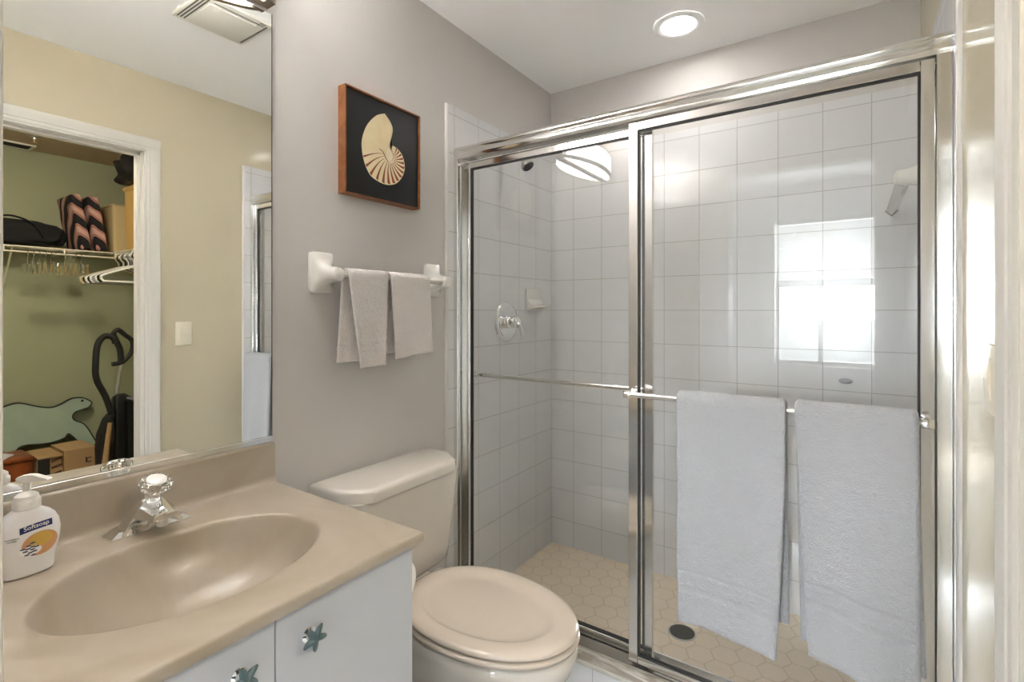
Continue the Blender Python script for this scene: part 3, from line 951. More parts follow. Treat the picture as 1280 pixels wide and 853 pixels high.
sp2 = smooth_path([(0.031, 1.143, 1.800), (0.031, 1.158, 1.795), (0.031, 1.170, 1.778), (0.031, 1.182, 1.768), (0.031, 1.196, 1.772), (0.031, 1.205, 1.788), (0.031, 1.200, 1.805), (0.031, 1.188, 1.815)], 5)
tube(bm, sp2, 0.0016, 6, flat=0.3)
fin(bm, 'whorl_line', mt['art_brown'], cv)

# ================================================================== CERAMIC TOWEL BAR AND HAND TOWELS
tb = thing('towel_bar', (0.0, 1.18, 1.37), 'white ceramic towel bar on the wall under the picture', 'towel bar')
TBX, TBZ = 0.072, 1.366
def ceramic_post(yc, s, parent, zc=TBZ, x0=0.0005, sx=1, xbar=TBX):
    """square plate that flows into a round boss holding the bar; s = direction of the bar along y"""
    b_ = NB()
    rings_ = []
    # from the wall out: plate rounded square, then morph into the boss
    for x_, hw, hh, e, zo in ((0.0, 0.041, 0.062, 9, 0.008), (0.010, 0.041, 0.062, 9, 0.008), (0.016, 0.037, 0.057, 6, 0.008), (0.020, 0.031, 0.046, 4, 0.006), (0.032, 0.026, 0.036, 3, 0.003), (0.050, 0.023, 0.027, 2.3, 0.001), (0.070, 0.0225, 0.0235, 2.0, 0), (0.084, 0.0225, 0.0225, 2.0, 0), (0.092, 0.020, 0.020, 2, 0), (0.097, 0.012, 0.012, 2, 0)):
        ring = []
        for k in range(40):
            a_ = 2*PI*k/40
            c, s_ = math.cos(a_), math.sin(a_)
            ring.append((x0+sx*x_*(xbar/TBX), yc+hw*math.copysign(abs(c)**(2/e), c), zc+zo+hh*math.copysign(abs(s_)**(2/e), s_)))
        rings_.append(ring)
    loft(b_, rings_)
    # boss along the bar
    lathe(b_, [(0.0215, -0.004*s), (0.0215, 0.012*s), (0.019, 0.020*s), (0.0165, 0.022*s)], (x0+sx*xbar, yc, zc), 'Y', 28)
    return fin(b_, 'ceramic_post', mt['ceramic'], parent)
ceramic_post(0.938, 1, tb)
ceramic_post(1.425, -1, tb)
bm = NB()
lathe(bm, [(0.0105, 0.955), (0.0105, 1.408)], (TBX, 0, TBZ), 'Y', 24)
fin(bm, 'rod', mt['clearrod'], tb)

def towel(name, label, cat, along, c0, c1, n0, zb, br, front, back, th, out, mat, seed, sl0=(0, 0), sl1=(0, 0), group=None, dens=0.006, wav=0.006, band=None, bl0=(0, 0), bl1=(0, 0), slant=0.0, out_gap=0.0, nlay=1, gapk=0.25):
    """a towel folded over a bar. along: 'X' or 'Y' axis of the bar; n0, zb bar centre; out: +1/-1 direction of the front;
    sl0/sl1: sideways shift of the front's two side edges at its hem; bl0/bl1 the same for the back; slant: hem slant"""
    rnd = random.Random(seed)
    ph = [rnd.uniform(0, 6.28) for _ in range(8)]
    r = br+th/2+0.0008
    Lc = PI*r
    tot = front+Lc+back
    ns = int(tot/dens); nu = max(10, int((c1-c0)/dens))
    bm_ = NB()
    tops = {}
    def pos(u, s):
        if s < front:
            d = front-s
            k = d/front
            n, z_ = r, zb-d
            tz, tn = 1, 0
            a0, a1 = c0+sl0[0]*k+sl0[1]*k*k, c1+sl1[0]*k+sl1[1]*k*k
            leg = 1
        elif s < front+Lc:
            a_ = (s-front)/r
            n, z_ = r*math.cos(a_), zb+r*math.sin(a_)
            tn, tz = -math.sin(a_), math.cos(a_)
            a0, a1 = c0, c1
            d = 0; leg = 0; k = 0
        else:
            d = s-front-Lc
            k = d/back
            n, z_ = -r, zb-d
            tn, tz = 0, -1
            a0, a1 = c0+bl0[0]*k+bl0[1]*k*k, c1+bl1[0]*k+bl1[1]*k*k
            leg = -1
        x = a0+(a1-a0)*u
        if leg == 1:
            amp = wav*min(1, d/0.25)
            n += amp*(math.sin(u*5.2+ph[0]+d*2.0)+0.5*math.sin(u*11+ph[1]-d*4))*0.8+0.004*math.sin(d*7+ph[2])*min(1, d/0.2)
            n += out_gap*k
            z_ -= slant*(u-0.5)*k
            n -= br*gapk*min(1, d/0.1)
        if leg == -1:
            amp = wav*0.5*min(1, d/0.25)
            n += amp*math.sin(u*6+ph[3]+d*3)+br*gapk*min(1, d/0.1)
        return x, n, z_, (tz, -tn)
    def thick(u, s):
        e = min(u*(c1-c0), (1-u)*(c1-c0), s, tot-s)
        q = 1 if e > th*0.55 else math.sqrt(max(0.0, 1-(1-e/(th*0.55))**2))
        t = th*max(q, 0.06)
        d = front-s if s < front else (s-front-Lc if s > front+Lc else None)
        if band and d is not None:
            hem = (front if s < front else back)-d
            for b0, b1 in band:
                if b0 < hem < b1: t *= 0.66
        return t
    P0, P1 = [], []
    def edge_param(i, n):
        t = i/n
        return t
    us = [0, 0.004, 0.012]+[i/nu for i in range(1, nu)]+[0.988, 0.996, 1.0]
    us = sorted(set(round(x, 5) for x in us))
    ss = sorted(set([0, 0.0012, 0.004]+[tot*i/ns for i in range(1, ns)]+[tot-0.004, tot-0.0012, tot]))
    for s in ss:
        ro, ri = [], []
        for u in us:
            x, n, z_, nr = pos(u, s)
            t = thick(u, s)
            fz = 0.0009*mnoise.noise(Vector((x*240+seed, n*240, z_*240)))+0.0011*mnoise.noise(Vector((x*70, n*70+seed, z_*70)))
            fe = 0.0010*mnoise.noise(Vector((x*300, s*300, seed)))
            for lst, sg in ((ro, 1), (ri, -1)):
                nn = n+nr[0]*sg*(t/2+fz*sg)
                zz = z_+nr[1]*sg*(t/2+fz*sg)
                xx = x+(fe if u in (us[0], us[-1]) else 0)
                if s in (ss[0], ss[-1]): zz += fe
                c = (xx, n0+out*nn, zz) if along == 'X' else (n0+out*nn, xx, zz)
                lst.append(bm_.verts.new(c))
        P0.append(ro); P1.append(ri)
    A, B = len(ss), len(us)
    for i in range(A-1):
        for j in range(B-1):
            bm_.faces.new((P0[i][j], P0[i+1][j], P0[i+1][j+1], P0[i][j+1]))
            bm_.faces.new((P1[i][j], P1[i][j+1], P1[i+1][j+1], P1[i+1][j]))
    for i in range(A-1):
        bm_.faces.new((P0[i][0], P1[i][0], P1[i+1][0], P0[i+1][0]))
        bm_.faces.new((P0[i][-1], P0[i+1][-1], P1[i+1][-1], P1[i][-1]))
    for j in range(B-1):
        bm_.faces.new((P0[0][j], P0[0][j+1], P1[0][j+1], P1[0][j]))
        bm_.faces.new((P0[-1][j], P1[-1][j], P1[-1][j+1], P0[-1][j+1]))
    org = ((c0+c1)/2, n0, zb) if along == 'X' else (n0, (c0+c1)/2, zb)
    o = fin(bm_, name, mat, None, smooth=180, loc=org)
    return tag(o, label, cat, group)

BND = ((0.052, 0.060), (0.076, 0.084))
towel('hand_towel', 'pale grey hand towel on the ceramic bar, nearer the mirror', 'towel', 'Y', 0.975, 1.128, TBX, TBZ, 0.0105, 0.285, 0.265, 0.011, 1, mt['terry_grey'], 3,
      sl0=(0.045, 0), sl1=(-0.008, 0), bl0=(-0.018, 0), bl1=(0.008, 0), band=BND, dens=0.005, wav=0.005, group='hand towels on the ceramic bar')
towel('hand_towel', 'pale grey hand towel on the ceramic bar, nearer the shower', 'towel', 'Y', 1.141, 1.325, TBX, TBZ, 0.0105, 0.262, 0.250, 0.011, 1, mt['terry_grey'], 8,
      sl0=(0.018, 0), sl1=(0.010, 0), bl0=(0.002, 0), bl1=(0.010, 0), band=BND, dens=0.005, wav=0.009, slant=-0.012, group='hand towels on the ceramic bar')

# ================================================================== TOILET
to = thing('toilet', (0.35, 1.135, 0), 'white two-piece toilet with closed lid beside the vanity', 'toilet')
TYC = 1.135
bm = NB()
rings = []
for z, x0_, x1_, hw, r in ((0.395, 0.045, 0.175, 0.165, 0.03), (0.41, 0.034, 0.185, 0.195, 0.035), (0.45, 0.030, 0.190, 0.205, 0.04), (0.60, 0.026, 0.200, 0.222, 0.04), (0.712, 0.022, 0.205, 0.232, 0.04)):
    rings.append([(a, TYC+b_, z) for a, b_ in rrect(x0_, x1_, -hw, hw, r, 6)])
loft(bm, rings)
fin(bm, 'tank', mt['toilet'], to)
def lidout(g, z):
    pts = [(0.016, -0.243), (0.120, -0.243), (0.150, -0.236), (0.205, -0.196), (0.219, -0.176), (0.219, 0.176), (0.205, 0.196), (0.150, 0.236), (0.120, 0.243), (0.016, 0.243)]
    return [(max(0.012, 0.115+(a-0.115)*(1+g/0.1)), TYC+b_*(1+g/0.24), z) for a, b_ in pts]
bm = NB()
loft(bm, [lidout(-0.006, 0.708), lidout(0, 0.712), lidout(0.001, 0.735), lidout(-0.001, 0.742), lidout(-0.007, 0.748), lidout(-0.016, 0.7505)])
fin(bm, 'tank_lid', mt['toilet'], to, smooth=30)
def egg(xb, xf, hw, z, n=72, pb=2.7, ms=0.44, zf=None):
    xm = xb+(xf-xb)*ms
    out = []
    for k in range(n):
        a_ = 2*PI*k/n
        c, s = math.cos(a_), math.sin(a_)
        if c >= 0:
            x_ = xm+(xf-xm)*c**0.96; y_ = hw*math.copysign(abs(s)**0.98, s)
        else:
            x_ = xm-(xm-xb)*abs(c)**(2/pb); y_ = hw*math.copysign(abs(s)**(2/pb*1.1), s)*(1-0.16*abs(c)**1.2)
        out.append((x_, TYC+y_, z if zf is None else zf(x_, y_)))
    return out
bm = NB()
loft(bm, [egg(0.13, 0.55, 0.115, 0.0), egg(0.13, 0.55, 0.113, 0.03), egg(0.14, 0.545, 0.105, 0.06), egg(0.15, 0.55, 0.102, 0.13), egg(0.155, 0.63, 0.130, 0.20), egg(0.16, 0.705, 0.163, 0.265),
          egg(0.165, 0.744, 0.184, 0.32), egg(0.17, 0.758, 0.191, 0.36), egg(0.17, 0.758, 0.191, 0.378), egg(0.175, 0.752, 0.188, 0.388), egg(0.19, 0.74, 0.178, 0.390)])
box(bm, 0.05, 0.27, TYC-0.105, TYC+0.105, 0.30, 0.394, 0.02, 3)
fin(bm, 'bowl', mt['toilet'], to, smooth=60)
bm = NB()
loft(bm, [egg(0.235, 0.752, 0.183, 0.393), egg(0.228, 0.760, 0.190, 0.396), egg(0.226, 0.763, 0.192, 0.403), egg(0.230, 0.758, 0.189, 0.4085), egg(0.25, 0.745, 0.178, 0.4095)])
fin(bm, 'seat', mt['seat'], to, smooth=60)
bm = NB()
loft(bm, [egg(0.24, 0.748, 0.180, 0.4115), egg(0.228, 0.757, 0.188, 0.4145), egg(0.226, 0.760, 0.190, 0.420), egg(0.229, 0.756, 0.187, 0.4255), egg(0.238, 0.746, 0.179, 0.4290), egg(0.255, 0.726, 0.164, 0.4308),
          egg(0.275, 0.700, 0.146, 0.4298), egg(0.286, 0.688, 0.138, 0.4262), egg(0.296, 0.676, 0.129, 0.4212), egg(0.312, 0.656, 0.116, 0.4186), egg(0.34, 0.62, 0.095, 0.4180), egg(0.38, 0.56, 0.06, 0.4178)])
fin(bm, 'lid', mt['seat'], to, smooth=60)
for s in (-1, 1):
    fin(box(NB(), 0.222, 0.262, TYC+s*0.075-0.022, TYC+s*0.075+0.022, 0.389, 0.420, 0.006, 2), 'hinge', mt['seat'], to)

# toilet roll on the side of the vanity
RY, RZ, RR = 0.835, 0.612, 0.060
RX0, RX1 = 0.350, 0.452
th_ = thing('toilet_roll_holder', (0.40, 0.774, RZ), 'small chrome toilet roll holder fixed on the vanity cabinet side', 'holder')
for xx in (RX0-0.010, RX1+0.010):
    bm = NB()
    box(bm, xx-0.005, xx+0.005, 0.7713, RY+0.010, RZ-0.010, RZ+0.010, 0.003)
    fin(bm, 'arm', mt['chrome'], th_)
bm = NB(); tube(bm, [(RX0-0.014, RY, RZ), (RX1+0.014, RY, RZ)], 0.009, 20)
fin(bm, 'roller', mt['chrome'], th_)
bm = NB()
R_i = 0.019
prof = [(R_i, RX0), (RR-0.004, RX0), (RR, RX0+0.003), (RR, RX1-0.003), (RR-0.004, RX1), (R_i, RX1), (R_i, RX0)]
lathe(bm, prof, (0, RY, RZ-0.008), 'X', 48, cap0=False, cap1=False)
bmesh.ops.remove_doubles(bm, verts=bm.verts, dist=1e-5)
tag(fin(bm, 'toilet_roll', mt['paper'], None, loc=(0.40, RY, RZ)), 'white toilet paper roll hanging between vanity and toilet', 'toilet paper')

# ================================================================== SHOWER ENCLOSURE
sf = thing('shower_enclosure', (0.77, 1.57, 0.115), 'fixed chrome frame with rounded header around the shower opening', 'shower frame')
XF0, XF1 = TH+0.0005, XR-TH-0.0005
bm = NB()
hp = [(1.605, 1.868), (1.605, 1.912), (1.560, 1.914)]
def bulge(y0, z0, z1, d, n=8):
    return [(y0-d*math.sin(PI*k/n)**1.0, z1+(z0-z1)*k/n) for k in range(n+1)]
hp += bulge(1.5480, 1.8915, 1.9135, 0.0060, 12)
hp += bulge(1.5480, 1.866, 1.8905, 0.0035, 12)
hp += [(1.552, 1.866), (1.552, 1.885), (1.600, 1.885), (1.600, 1.868)]
prism(bm, hp, 'X', XF0, XF1)
fin(bm, 'header', mt['alu'], sf, smooth=30)
for xa, xb, s in ((XF0, 0.030, 1), (1.507, XF1, -1)):
    bm = NB()
    box(bm, xa, xb, 1.545, 1.551, 0.118, 1.866, 0.0012, 1)
    if s > 0:
        box(bm, xa, xa+0.004, 1.551, 1.612, 0.118, 1.866)
        box(bm, xa, xb+0.004, 1.606, 1.612, 0.118, 1.866)
    else:
        box(bm, xb-0.004, xb, 1.551, 1.612, 0.118, 1.866)
        box(bm, xa-0.004, xb, 1.606, 1.612, 0.118, 1.866)
    fin(bm, 'side_jamb', mt['alu'], sf)
bm = NB()
box(bm, XF0, XF1, 1.540, 1.615, 0.1155, 0.118)
box(bm, XF0, XF1, 1.540, 1.5435, 0.118, 0.124)
box(bm, XF0, XF1, 1.576, 1.5785, 0.118, 0.132)
box(bm, XF0, XF1, 1.610, 1.615, 0.118, 0.150)
fin(bm, 'bottom_track', mt['alu'], sf, smooth=0)

def slide_door(name, label, x0, x1, y, z0, z1, stl, strr):
    t = thing(name, (((x0+x1)/2), y, z0), label, 'shower door', None)
    d0, d1 = y-0.009, y+0.009
    bm_ = box(NB(), x0, x0+stl, d0, d1, z0, z1, 0.0015, 1)
    fin(bm_, 'stile', mt['alu'], t)
    bm_ = box(NB(), x1-strr, x1, d0, d1, z0, z1, 0.0015, 1)
    fin(bm_, 'stile', mt['alu'], t)
    fin(box(NB(), x0+stl, x1-strr, d0, d1, z1-0.026, z1, 0.0015, 1), 'rail', mt['alu'], t)
    fin(box(NB(), x0+stl, x1-strr, d0, d1, z0, z0+0.026, 0.0015, 1), 'rail', mt['alu'], t)
    g = 0.0042
    a0, a1, b0, b1 = x0+stl, x1-strr, z0+0.026, z1-0.026
    bm_ = NB()
    box(bm_, a0, a0+g, d0+0.003, d1-0.001, b0, b1)
    box(bm_, a1-g, a1, d0+0.003, d1-0.001, b0, b1)
    box(bm_, a0+g, a1-g, d0+0.003, d1-0.001, b0, b0+g)
    box(bm_, a0+g, a1-g, d0+0.003, d1-0.001, b1-g, b1)
    fin(bm_, 'gasket', mt['black'], t, smooth=0)
    fin(box(NB(), a0+g*0.5, a1-g*0.5, y-0.0045, y+0.0005, b0+g*0.5, b1-g*0.5), 'glass', mt['pane'], t, smooth=0)
    return t
YO, YI = 1.562, 1.592
od = slide_door('sliding_shower_door', 'outer glass shower door on the right with two white bath towels', 0.744, 1.5055, YO, 0.127, 1.862, 0.030, 0.028)
idr = slide_door('sliding_shower_door', 'inner glass shower door on the left with a bare metal bar', 0.030, 0.812, YI, 0.135, 1.858, 0.036, 0.030)
# outer door bar
OBY, OBZ = 1.502, 0.997
bm = NB(); tube(bm, [(0.752, OBY, OBZ), (1.492, OBY, OBZ)], 0.0085, 20)
fin(bm, 'towel_rail', mt['alu'], od)
for xx in (0.759, 1.487):
    bm = NB()
    tube(bm, [(xx, YO-0.0092, OBZ), (xx, OBY-0.004, OBZ)], 0.0075, 16)
    lathe(bm, [(0.0115, xx-0.011), (0.0125, xx-0.008), (0.0125, xx+0.008), (0.0115, xx+0.011)], (0, OBY, OBZ), 'X', 24)
    lathe(bm, [(0.012, YO-0.0092), (0.012, YO-0.013), (0.008, YO-0.015)], (xx, 0, OBZ), 'Y', 20)
    fin(bm, 'bar_bracket', mt['chrome'], od)
# inner door bar (shower side)
IBY = YI+0.036
bm = NB(); tube(bm, [(0.048, IBY, 0.996), (0.800, IBY, 0.996)], 0.0085, 20)
fin(bm, 'towel_rail', mt['alu'], idr)
for xx in (0.056, 0.794):
    bm = NB()
    tube(bm, [(xx, YI+0.0092, 0.996), (xx, IBY, 0.996)], 0.0075, 16)
    lathe(bm, [(0.0115, xx-0.011), (0.0125, xx-0.008), (0.0125, xx+0.008), (0.0115, xx+0.011)], (0, IBY, 0.996), 'X', 24)
    fin(bm, 'bar_bracket', mt['chrome'], idr)

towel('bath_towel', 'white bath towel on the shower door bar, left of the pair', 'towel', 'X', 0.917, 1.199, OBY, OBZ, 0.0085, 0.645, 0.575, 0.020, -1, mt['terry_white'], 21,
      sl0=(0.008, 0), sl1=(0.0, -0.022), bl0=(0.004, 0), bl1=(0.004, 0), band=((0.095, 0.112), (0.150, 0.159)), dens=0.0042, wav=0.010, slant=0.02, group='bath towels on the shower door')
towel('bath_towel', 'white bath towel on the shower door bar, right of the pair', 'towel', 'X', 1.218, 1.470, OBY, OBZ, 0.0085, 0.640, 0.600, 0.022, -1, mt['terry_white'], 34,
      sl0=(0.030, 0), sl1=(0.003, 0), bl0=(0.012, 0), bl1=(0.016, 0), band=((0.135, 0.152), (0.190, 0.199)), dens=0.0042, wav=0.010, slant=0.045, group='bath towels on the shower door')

# ================================================================== INSIDE THE SHOWER
sh = thing('overhead_shower', (TH, 1.90, 1.98), 'small chrome shower head high on the left shower wall', 'shower head')
bm = NB()
lathe(bm, [(0.028, TH+0.0005), (0.027, TH+0.004), (0.014, TH+0.010), (0.010, TH+0.012)], (0, 1.905, 1.985), 'X', 28)
tube(bm, [(TH+0.005, 1.905, 1.985), (0.06, 1.905, 1.985), (0.088, 1.905, 1.970), (0.108, 1.905, 1.945)], 0.0105, 14, smooth=5)
fin(bm, 'arm', mt['chrome'], sh)
bm = NB()
ax = Vector((0.108, 1.905, 1.945)); dd = Vector((0.62, 0, -0.78)).normalized()
def cone(b_, p, d, prof, seg=28):
    u = d.orthogonal().normalized(); v = d.cross(u)
    loft(b_, [[p+d*h+u*r*math.cos(2*PI*k/seg)+v*r*math.sin(2*PI*k/seg) for k in range(seg)] for r, h in prof])
cone(bm, ax, dd, [(0.011, -0.004), (0.014, 0.006), (0.014, 0.014), (0.018, 0.020), (0.029, 0.036), (0.031, 0.048), (0.029, 0.052)])
h_ = fin(bm, 'head', mt['steel'], sh)
bm = NB(); cone(bm, ax, dd, [(0.026, 0.050), (0.026, 0.0535), (0.006, 0.0545)])
fin(bm, 'spray_face', mt['blk_matt'], h_)

sv = thing('shower_valve', (TH, 1.912, 1.205), 'round chrome shower valve with lever on the tiled wall', 'valve')
VC = (0, 1.912, 1.205)
bm = NB()
lathe(bm, [(0.090, TH+0.0005), (0.092, TH+0.004), (0.088, TH+0.009), (0.074, TH+0.013), (0.060, TH+0.013), (0.056, TH+0.011), (0.030, TH+0.012)], VC, 'X', 64, scal=lambda t, h: 1.0)
fin(bm, 'escutcheon', mt['chrome'], sv)
bm = NB()
lathe(bm, [(0.030, TH+0.011), (0.028, TH+0.030), (0.024, TH+0.034), (0.024, TH+0.046), (0.027, TH+0.050), (0.027, TH+0.066), (0.020, TH+0.072), (0.0, TH+0.074)], VC, 'X', 36, cap1=False)
tube(bm, [(TH+0.062, 1.912, 1.205), (TH+0.074, 1.918, 1.190), (TH+0.080, 1.926, 1.165), (TH+0.076, 1.934, 1.138), (TH+0.070, 1.938, 1.126)], lambda t: 0.010+0.005*math.sin(PI*min(1, t*1.1)), 14, smooth=5, flat=0.6)
fin(bm, 'lever_handle', mt['chrome'], sv)

sdz = 1.26
bm = NB()
# ceramic soap dish tile: plate with a scooped shelf
rings = []
box(bm, TH+0.0005, TH+0.009, 2.080, 2.232, sdz-0.002, sdz+0.108, 0.004)
for x_, y0_, y1_, z0_, z1_ in ((TH+0.006, 2.090, 2.222, sdz+0.004, sdz+0.060), (TH+0.020, 2.096, 2.216, sdz+0.006, sdz+0.034), (TH+0.040, 2.100, 2.212, sdz+0.010, sdz+0.024), (TH+0.066, 2.108, 2.204, sdz+0.013, sdz+0.022), (TH+0.078, 2.122, 2.190, sdz+0.014, sdz+0.024), (TH+0.081, 2.132, 2.180, sdz+0.016, sdz+0.023)):
    rings.append([(x_, a, b_) for a, b_ in rrect(y0_, y1_, z0_, z1_, min(0.004, (z1_-z0_)*0.4), 3)])
loft(bm, rings)
tag(fin(bm, 'soap_dish', mt['ceramic'], None, loc=(TH, 2.15, sdz)), 'white ceramic soap dish set into the left shower wall', 'soap dish')

dr = thing('shower_drain', (0.79, 1.985, 0.02), 'round dark metal drain grate in the shower floor', 'drain')
DC = (0.800, 1.965)
bm = NB()
lathe(bm, [(0.052, 0.0203), (0.052, 0.0225), (0.047, 0.0235), (0.046, 0.0225)], (DC[0], DC[1], 0), 'Z', 40)
fin(bm, 'rim', mt['steel'], dr)
bm = NB()
lathe(bm, [(0.046, 0.0208), (0.046, 0.0232), (0.0, 0.0234)], (DC[0], DC[1], 0), 'Z', 40, cap1=False)
fin(bm, 'grate', M('dark_grate', srgb(60, 60, 48), 0.5, 0.6, var=(srgb(24, 24, 18), 240, 1)), dr)

rb = thing('shower_towel_bar', (XR-TH, 2.0, 1.63), 'white ceramic towel bar on the right-hand shower wall', 'towel bar')
RBX = 1.463
ceramic_post(1.765, 1, rb, 1.63, XR-TH-0.0005, -1, XR-TH-RBX)
bm = NB()
loft(bm, [[(RBX+0.018*math.cos(a), yy, 1.63+0.018*math.sin(a)) for a in (0, PI/2, PI, 1.5*PI)] for yy in (1.775, YB-TH-0.0012)])
fin(bm, 'square_rod', mt['ceramic'], rb, smooth=0)
bm = NB(); lathe(bm, [(0.021, YB-TH-0.0011), (0.021, YB-TH-0.0002)], (RBX, 0, 1.63), 'Y', 4)
fin(bm, 'end_contact_shadow', mt['dark'], rb, smooth=0)  # dark plate put in as the contact shadow of the bar on the tile

bm = NB()
lathe(bm, [(0.020, 0), (0.022, 0.004), (0.014, 0.010), (0.010, 0.014), (0.011, 0.020), (0.0, 0.023)], (0, 0, 0), 'Y', 24, cap1=False)
for v in bm.verts:
    v.co = Vector((1.320+v.co.x*1.05, YB-TH-0.0003-v.co.y, 0.985+v.co.z*0.5))
tag(fin(bm, 'wall_hook', mt['grey_plastic'], None, loc=(1.32, YB-TH, 0.985)), 'tiny grey fitting on the back shower tile above the towels', 'hook')

# ================================================================== LIGHT SWITCH
ls = thing('light_switch', (XR, 1.20, 1.14), 'cream rocker light switch on the right wall beside the casing', 'light switch')
fin(box(NB(), XR-0.006, XR-0.0003, 1.163, 1.240, 1.078, 1.200, 0.003), 'cover_plate', mt['switch'], ls)
bm = NB()
prism(bm, [(XR-0.0062, 1.103), (XR-0.0075, 1.103), (XR-0.012, 1.140), (XR-0.0085, 1.176), (XR-0.0062, 1.176)], 'Y', 1.184, 1.219)
fin(bm, 'rocker', mt['switch'], ls, smooth=0)

# ================================================================== CLOSET
lamp = thing('added_closet_lamp', (2.15, 0.75, H), 'unseen dome lamp added to brighten the green closet', 'ceiling lamp')
bm = NB(); lathe(bm, [(0.14, H-0.0005), (0.14, H-0.02), (0.13, H-0.02)], (2.15, 0.75, 0), 'Z', 40)  # lamp out of view, added to brighten the closet
fin(bm, 'rim', mt['white_plastic'], lamp)
bm = NB(); lathe(bm, [(0.128, H-0.021), (0.12, H-0.05), (0.09, H-0.075), (0.05, H-0.088), (0.0, H-0.092)], (2.15, 0.75, 0), 'Z', 40, cap1=False)
fin(bm, 'dome', mt['closet_fill'], lamp)

SZ = 1.690
def wire_shelf(name, label, ax, a0, a1, w0, w1, wall, post=None):
    """ventilated shelf: long rods along ax, cross wires between w0 (front) and w1 (wall)"""
    t = thing(name, ((a0+a1)/2, (w0+w1)/2, SZ) if ax == 'X' else ((w0+w1)/2, (a0+a1)/2, SZ), label, 'shelf')
    P = (lambda a, w_, z_: (a, w_, z_)) if ax == 'X' else (lambda a, w_, z_: (w_, a, z_))
    b_ = NB()
    sgn = 1 if w1 > w0 else -1
    for w_, z_, r in ((w0, SZ, 0.0050), (w0, SZ-0.036, 0.0055), (w0+sgn*0.10, SZ, 0.003), (w0+sgn*0.2, SZ, 0.003), (w1-sgn*0.006, SZ, 0.003)):
        tube(b_, [P(a0, w_, z_), P(a1, w_, z_)], r, 8)
    fin(b_, 'long_rods', mt['wire'], t)
    b_ = NB()
    n = int((a1-a0)/0.028)
    for k in range(n+1):
        a = a0+0.004+(a1-a0-0.008)*k/n
        tube(b_, [P(a, w1-sgn*0.004, SZ+0.0045), P(a, w0, SZ+0.0045)], 0.0016, 5)
    fin(b_, 'cross_wires', mt['wire'], t)
    k = a0+0.08
    while k < a1:
        x_ = P(k, w0, SZ)
        fin(box(NB(), x_[0]-0.006, x_[0]+0.006, x_[1]-0.006, x_[1]+0.006, SZ-0.040, SZ+0.004, 0.001, 1), 'rod_clip', mt['wire'], t)
        k += 0.31
    b_ = NB()
    for a in ((a0+0.16,) if post is None else post):
        tube(b_, [P(a, w0+sgn*0.012, SZ-0.006), P(a, w1-sgn*0.004, SZ-0.32)], 0.006, 8)
    fin(b_, 'brace', mt['wire'], t)
    return t
BXF = 3.285
wire_shelf('wire_shelf', 'white wire shelf across the green back wall of the closet', 'Y', CY0+0.004, CY1-0.004, BXF, CX1, 1, post=(0.90,))
SYF = 1.44
wire_shelf('wire_shelf', 'white wire shelf along the closet side wall above the hangers', 'X', 2.2, BXF-0.03, SYF, CY1, 1, post=(2.35,))
SHT = SZ+0.0065

def blob(bm_, c, s, seed, amp=0.12, fr=3.0, sub=4, flat=None):
    r = bmesh.ops.create_icosphere(bm_, subdivisions=sub, radius=1)
    for v in r['verts']:
        p = v.co.copy()
        q = Vector([math.copysign(abs(k)**0.62, k) for k in p])
        d = 1+amp*mnoise.noise(p*fr+Vector((seed, seed*2, 0)))
        q *= d
        v.co = Vector((c[0]+q.x*s[0], c[1]+q.y*s[1], c[2]+q.z*s[2]))
        if flat is not None and v.co.z < flat: v.co.z = flat
duf = thing('duffel_bag', (3.44, 0.88, SHT), 'long black duffel bag lying on the closet back shelf', 'bag')
bm = NB(); blob(bm, (3.44, 0.87, SHT+0.095), (0.13, 0.33, 0.092), 4, 0.12, 2.5, 5, SHT)
fin(bm, 'bag_body', mt['black_fabric'], duf, smooth=180)
bm = NB(); tube(bm, [(3.315, 0.74, SHT+0.06), (3.302, 0.80, SHT+0.155), (3.34, 0.90, SHT+0.20), (3.302, 1.00, SHT+0.155), (3.315, 1.06, SHT+0.06)], 0.010, 8, smooth=5, flat=0.4)
fin(bm, 'carry_strap', mt['black_fabric'], duf)

def cushion(name, label, yb, lean, hgt, wd, th, seed):
    b_ = NB()
    box(b_, -wd/2, wd/2, -th/2, th/2, 0, hgt, 0.016, 3)
    bmesh.ops.subdivide_edges(b_, edges=[e for e in b_.edges if e.calc_length() > 0.1], cuts=10, use_grid_fill=True)
    for v in b_.verts:
        u, w_ = v.co.x/(wd/2), v.co.z/hgt*2-1
        v.co.y *= 1+0.25*max(0, 1-u*u)*max(0, 1-w_*w_)
        v.co += 0.006*mnoise.noise_vector(v.co*9+Vector((seed, 0, 0)))
        y_, z_ = v.co.y, max(0, v.co.z)
        v.co.y = yb+y_*math.cos(lean)-z_*math.sin(lean)
        v.co.z = max(SHT, SHT+z_*math.cos(lean)+(y_+th/2)*math.sin(lean))
        v.co.x += 3.44
    return tag(fin(b_, name, mt['cushion'], None, smooth=60, loc=(3.44, yb, SHT)), label, 'cushion', 'striped cushions on the closet shelf')
cushion('cushion', 'rose and black patterned cushion next to the black duffel bag', 1.292, 0.17, 0.40, 0.32, 0.062, 1)
cushion('cushion', 'rose and black patterned cushion next to the storage bin', 1.386, 0.16, 0.40, 0.32, 0.070, 5)

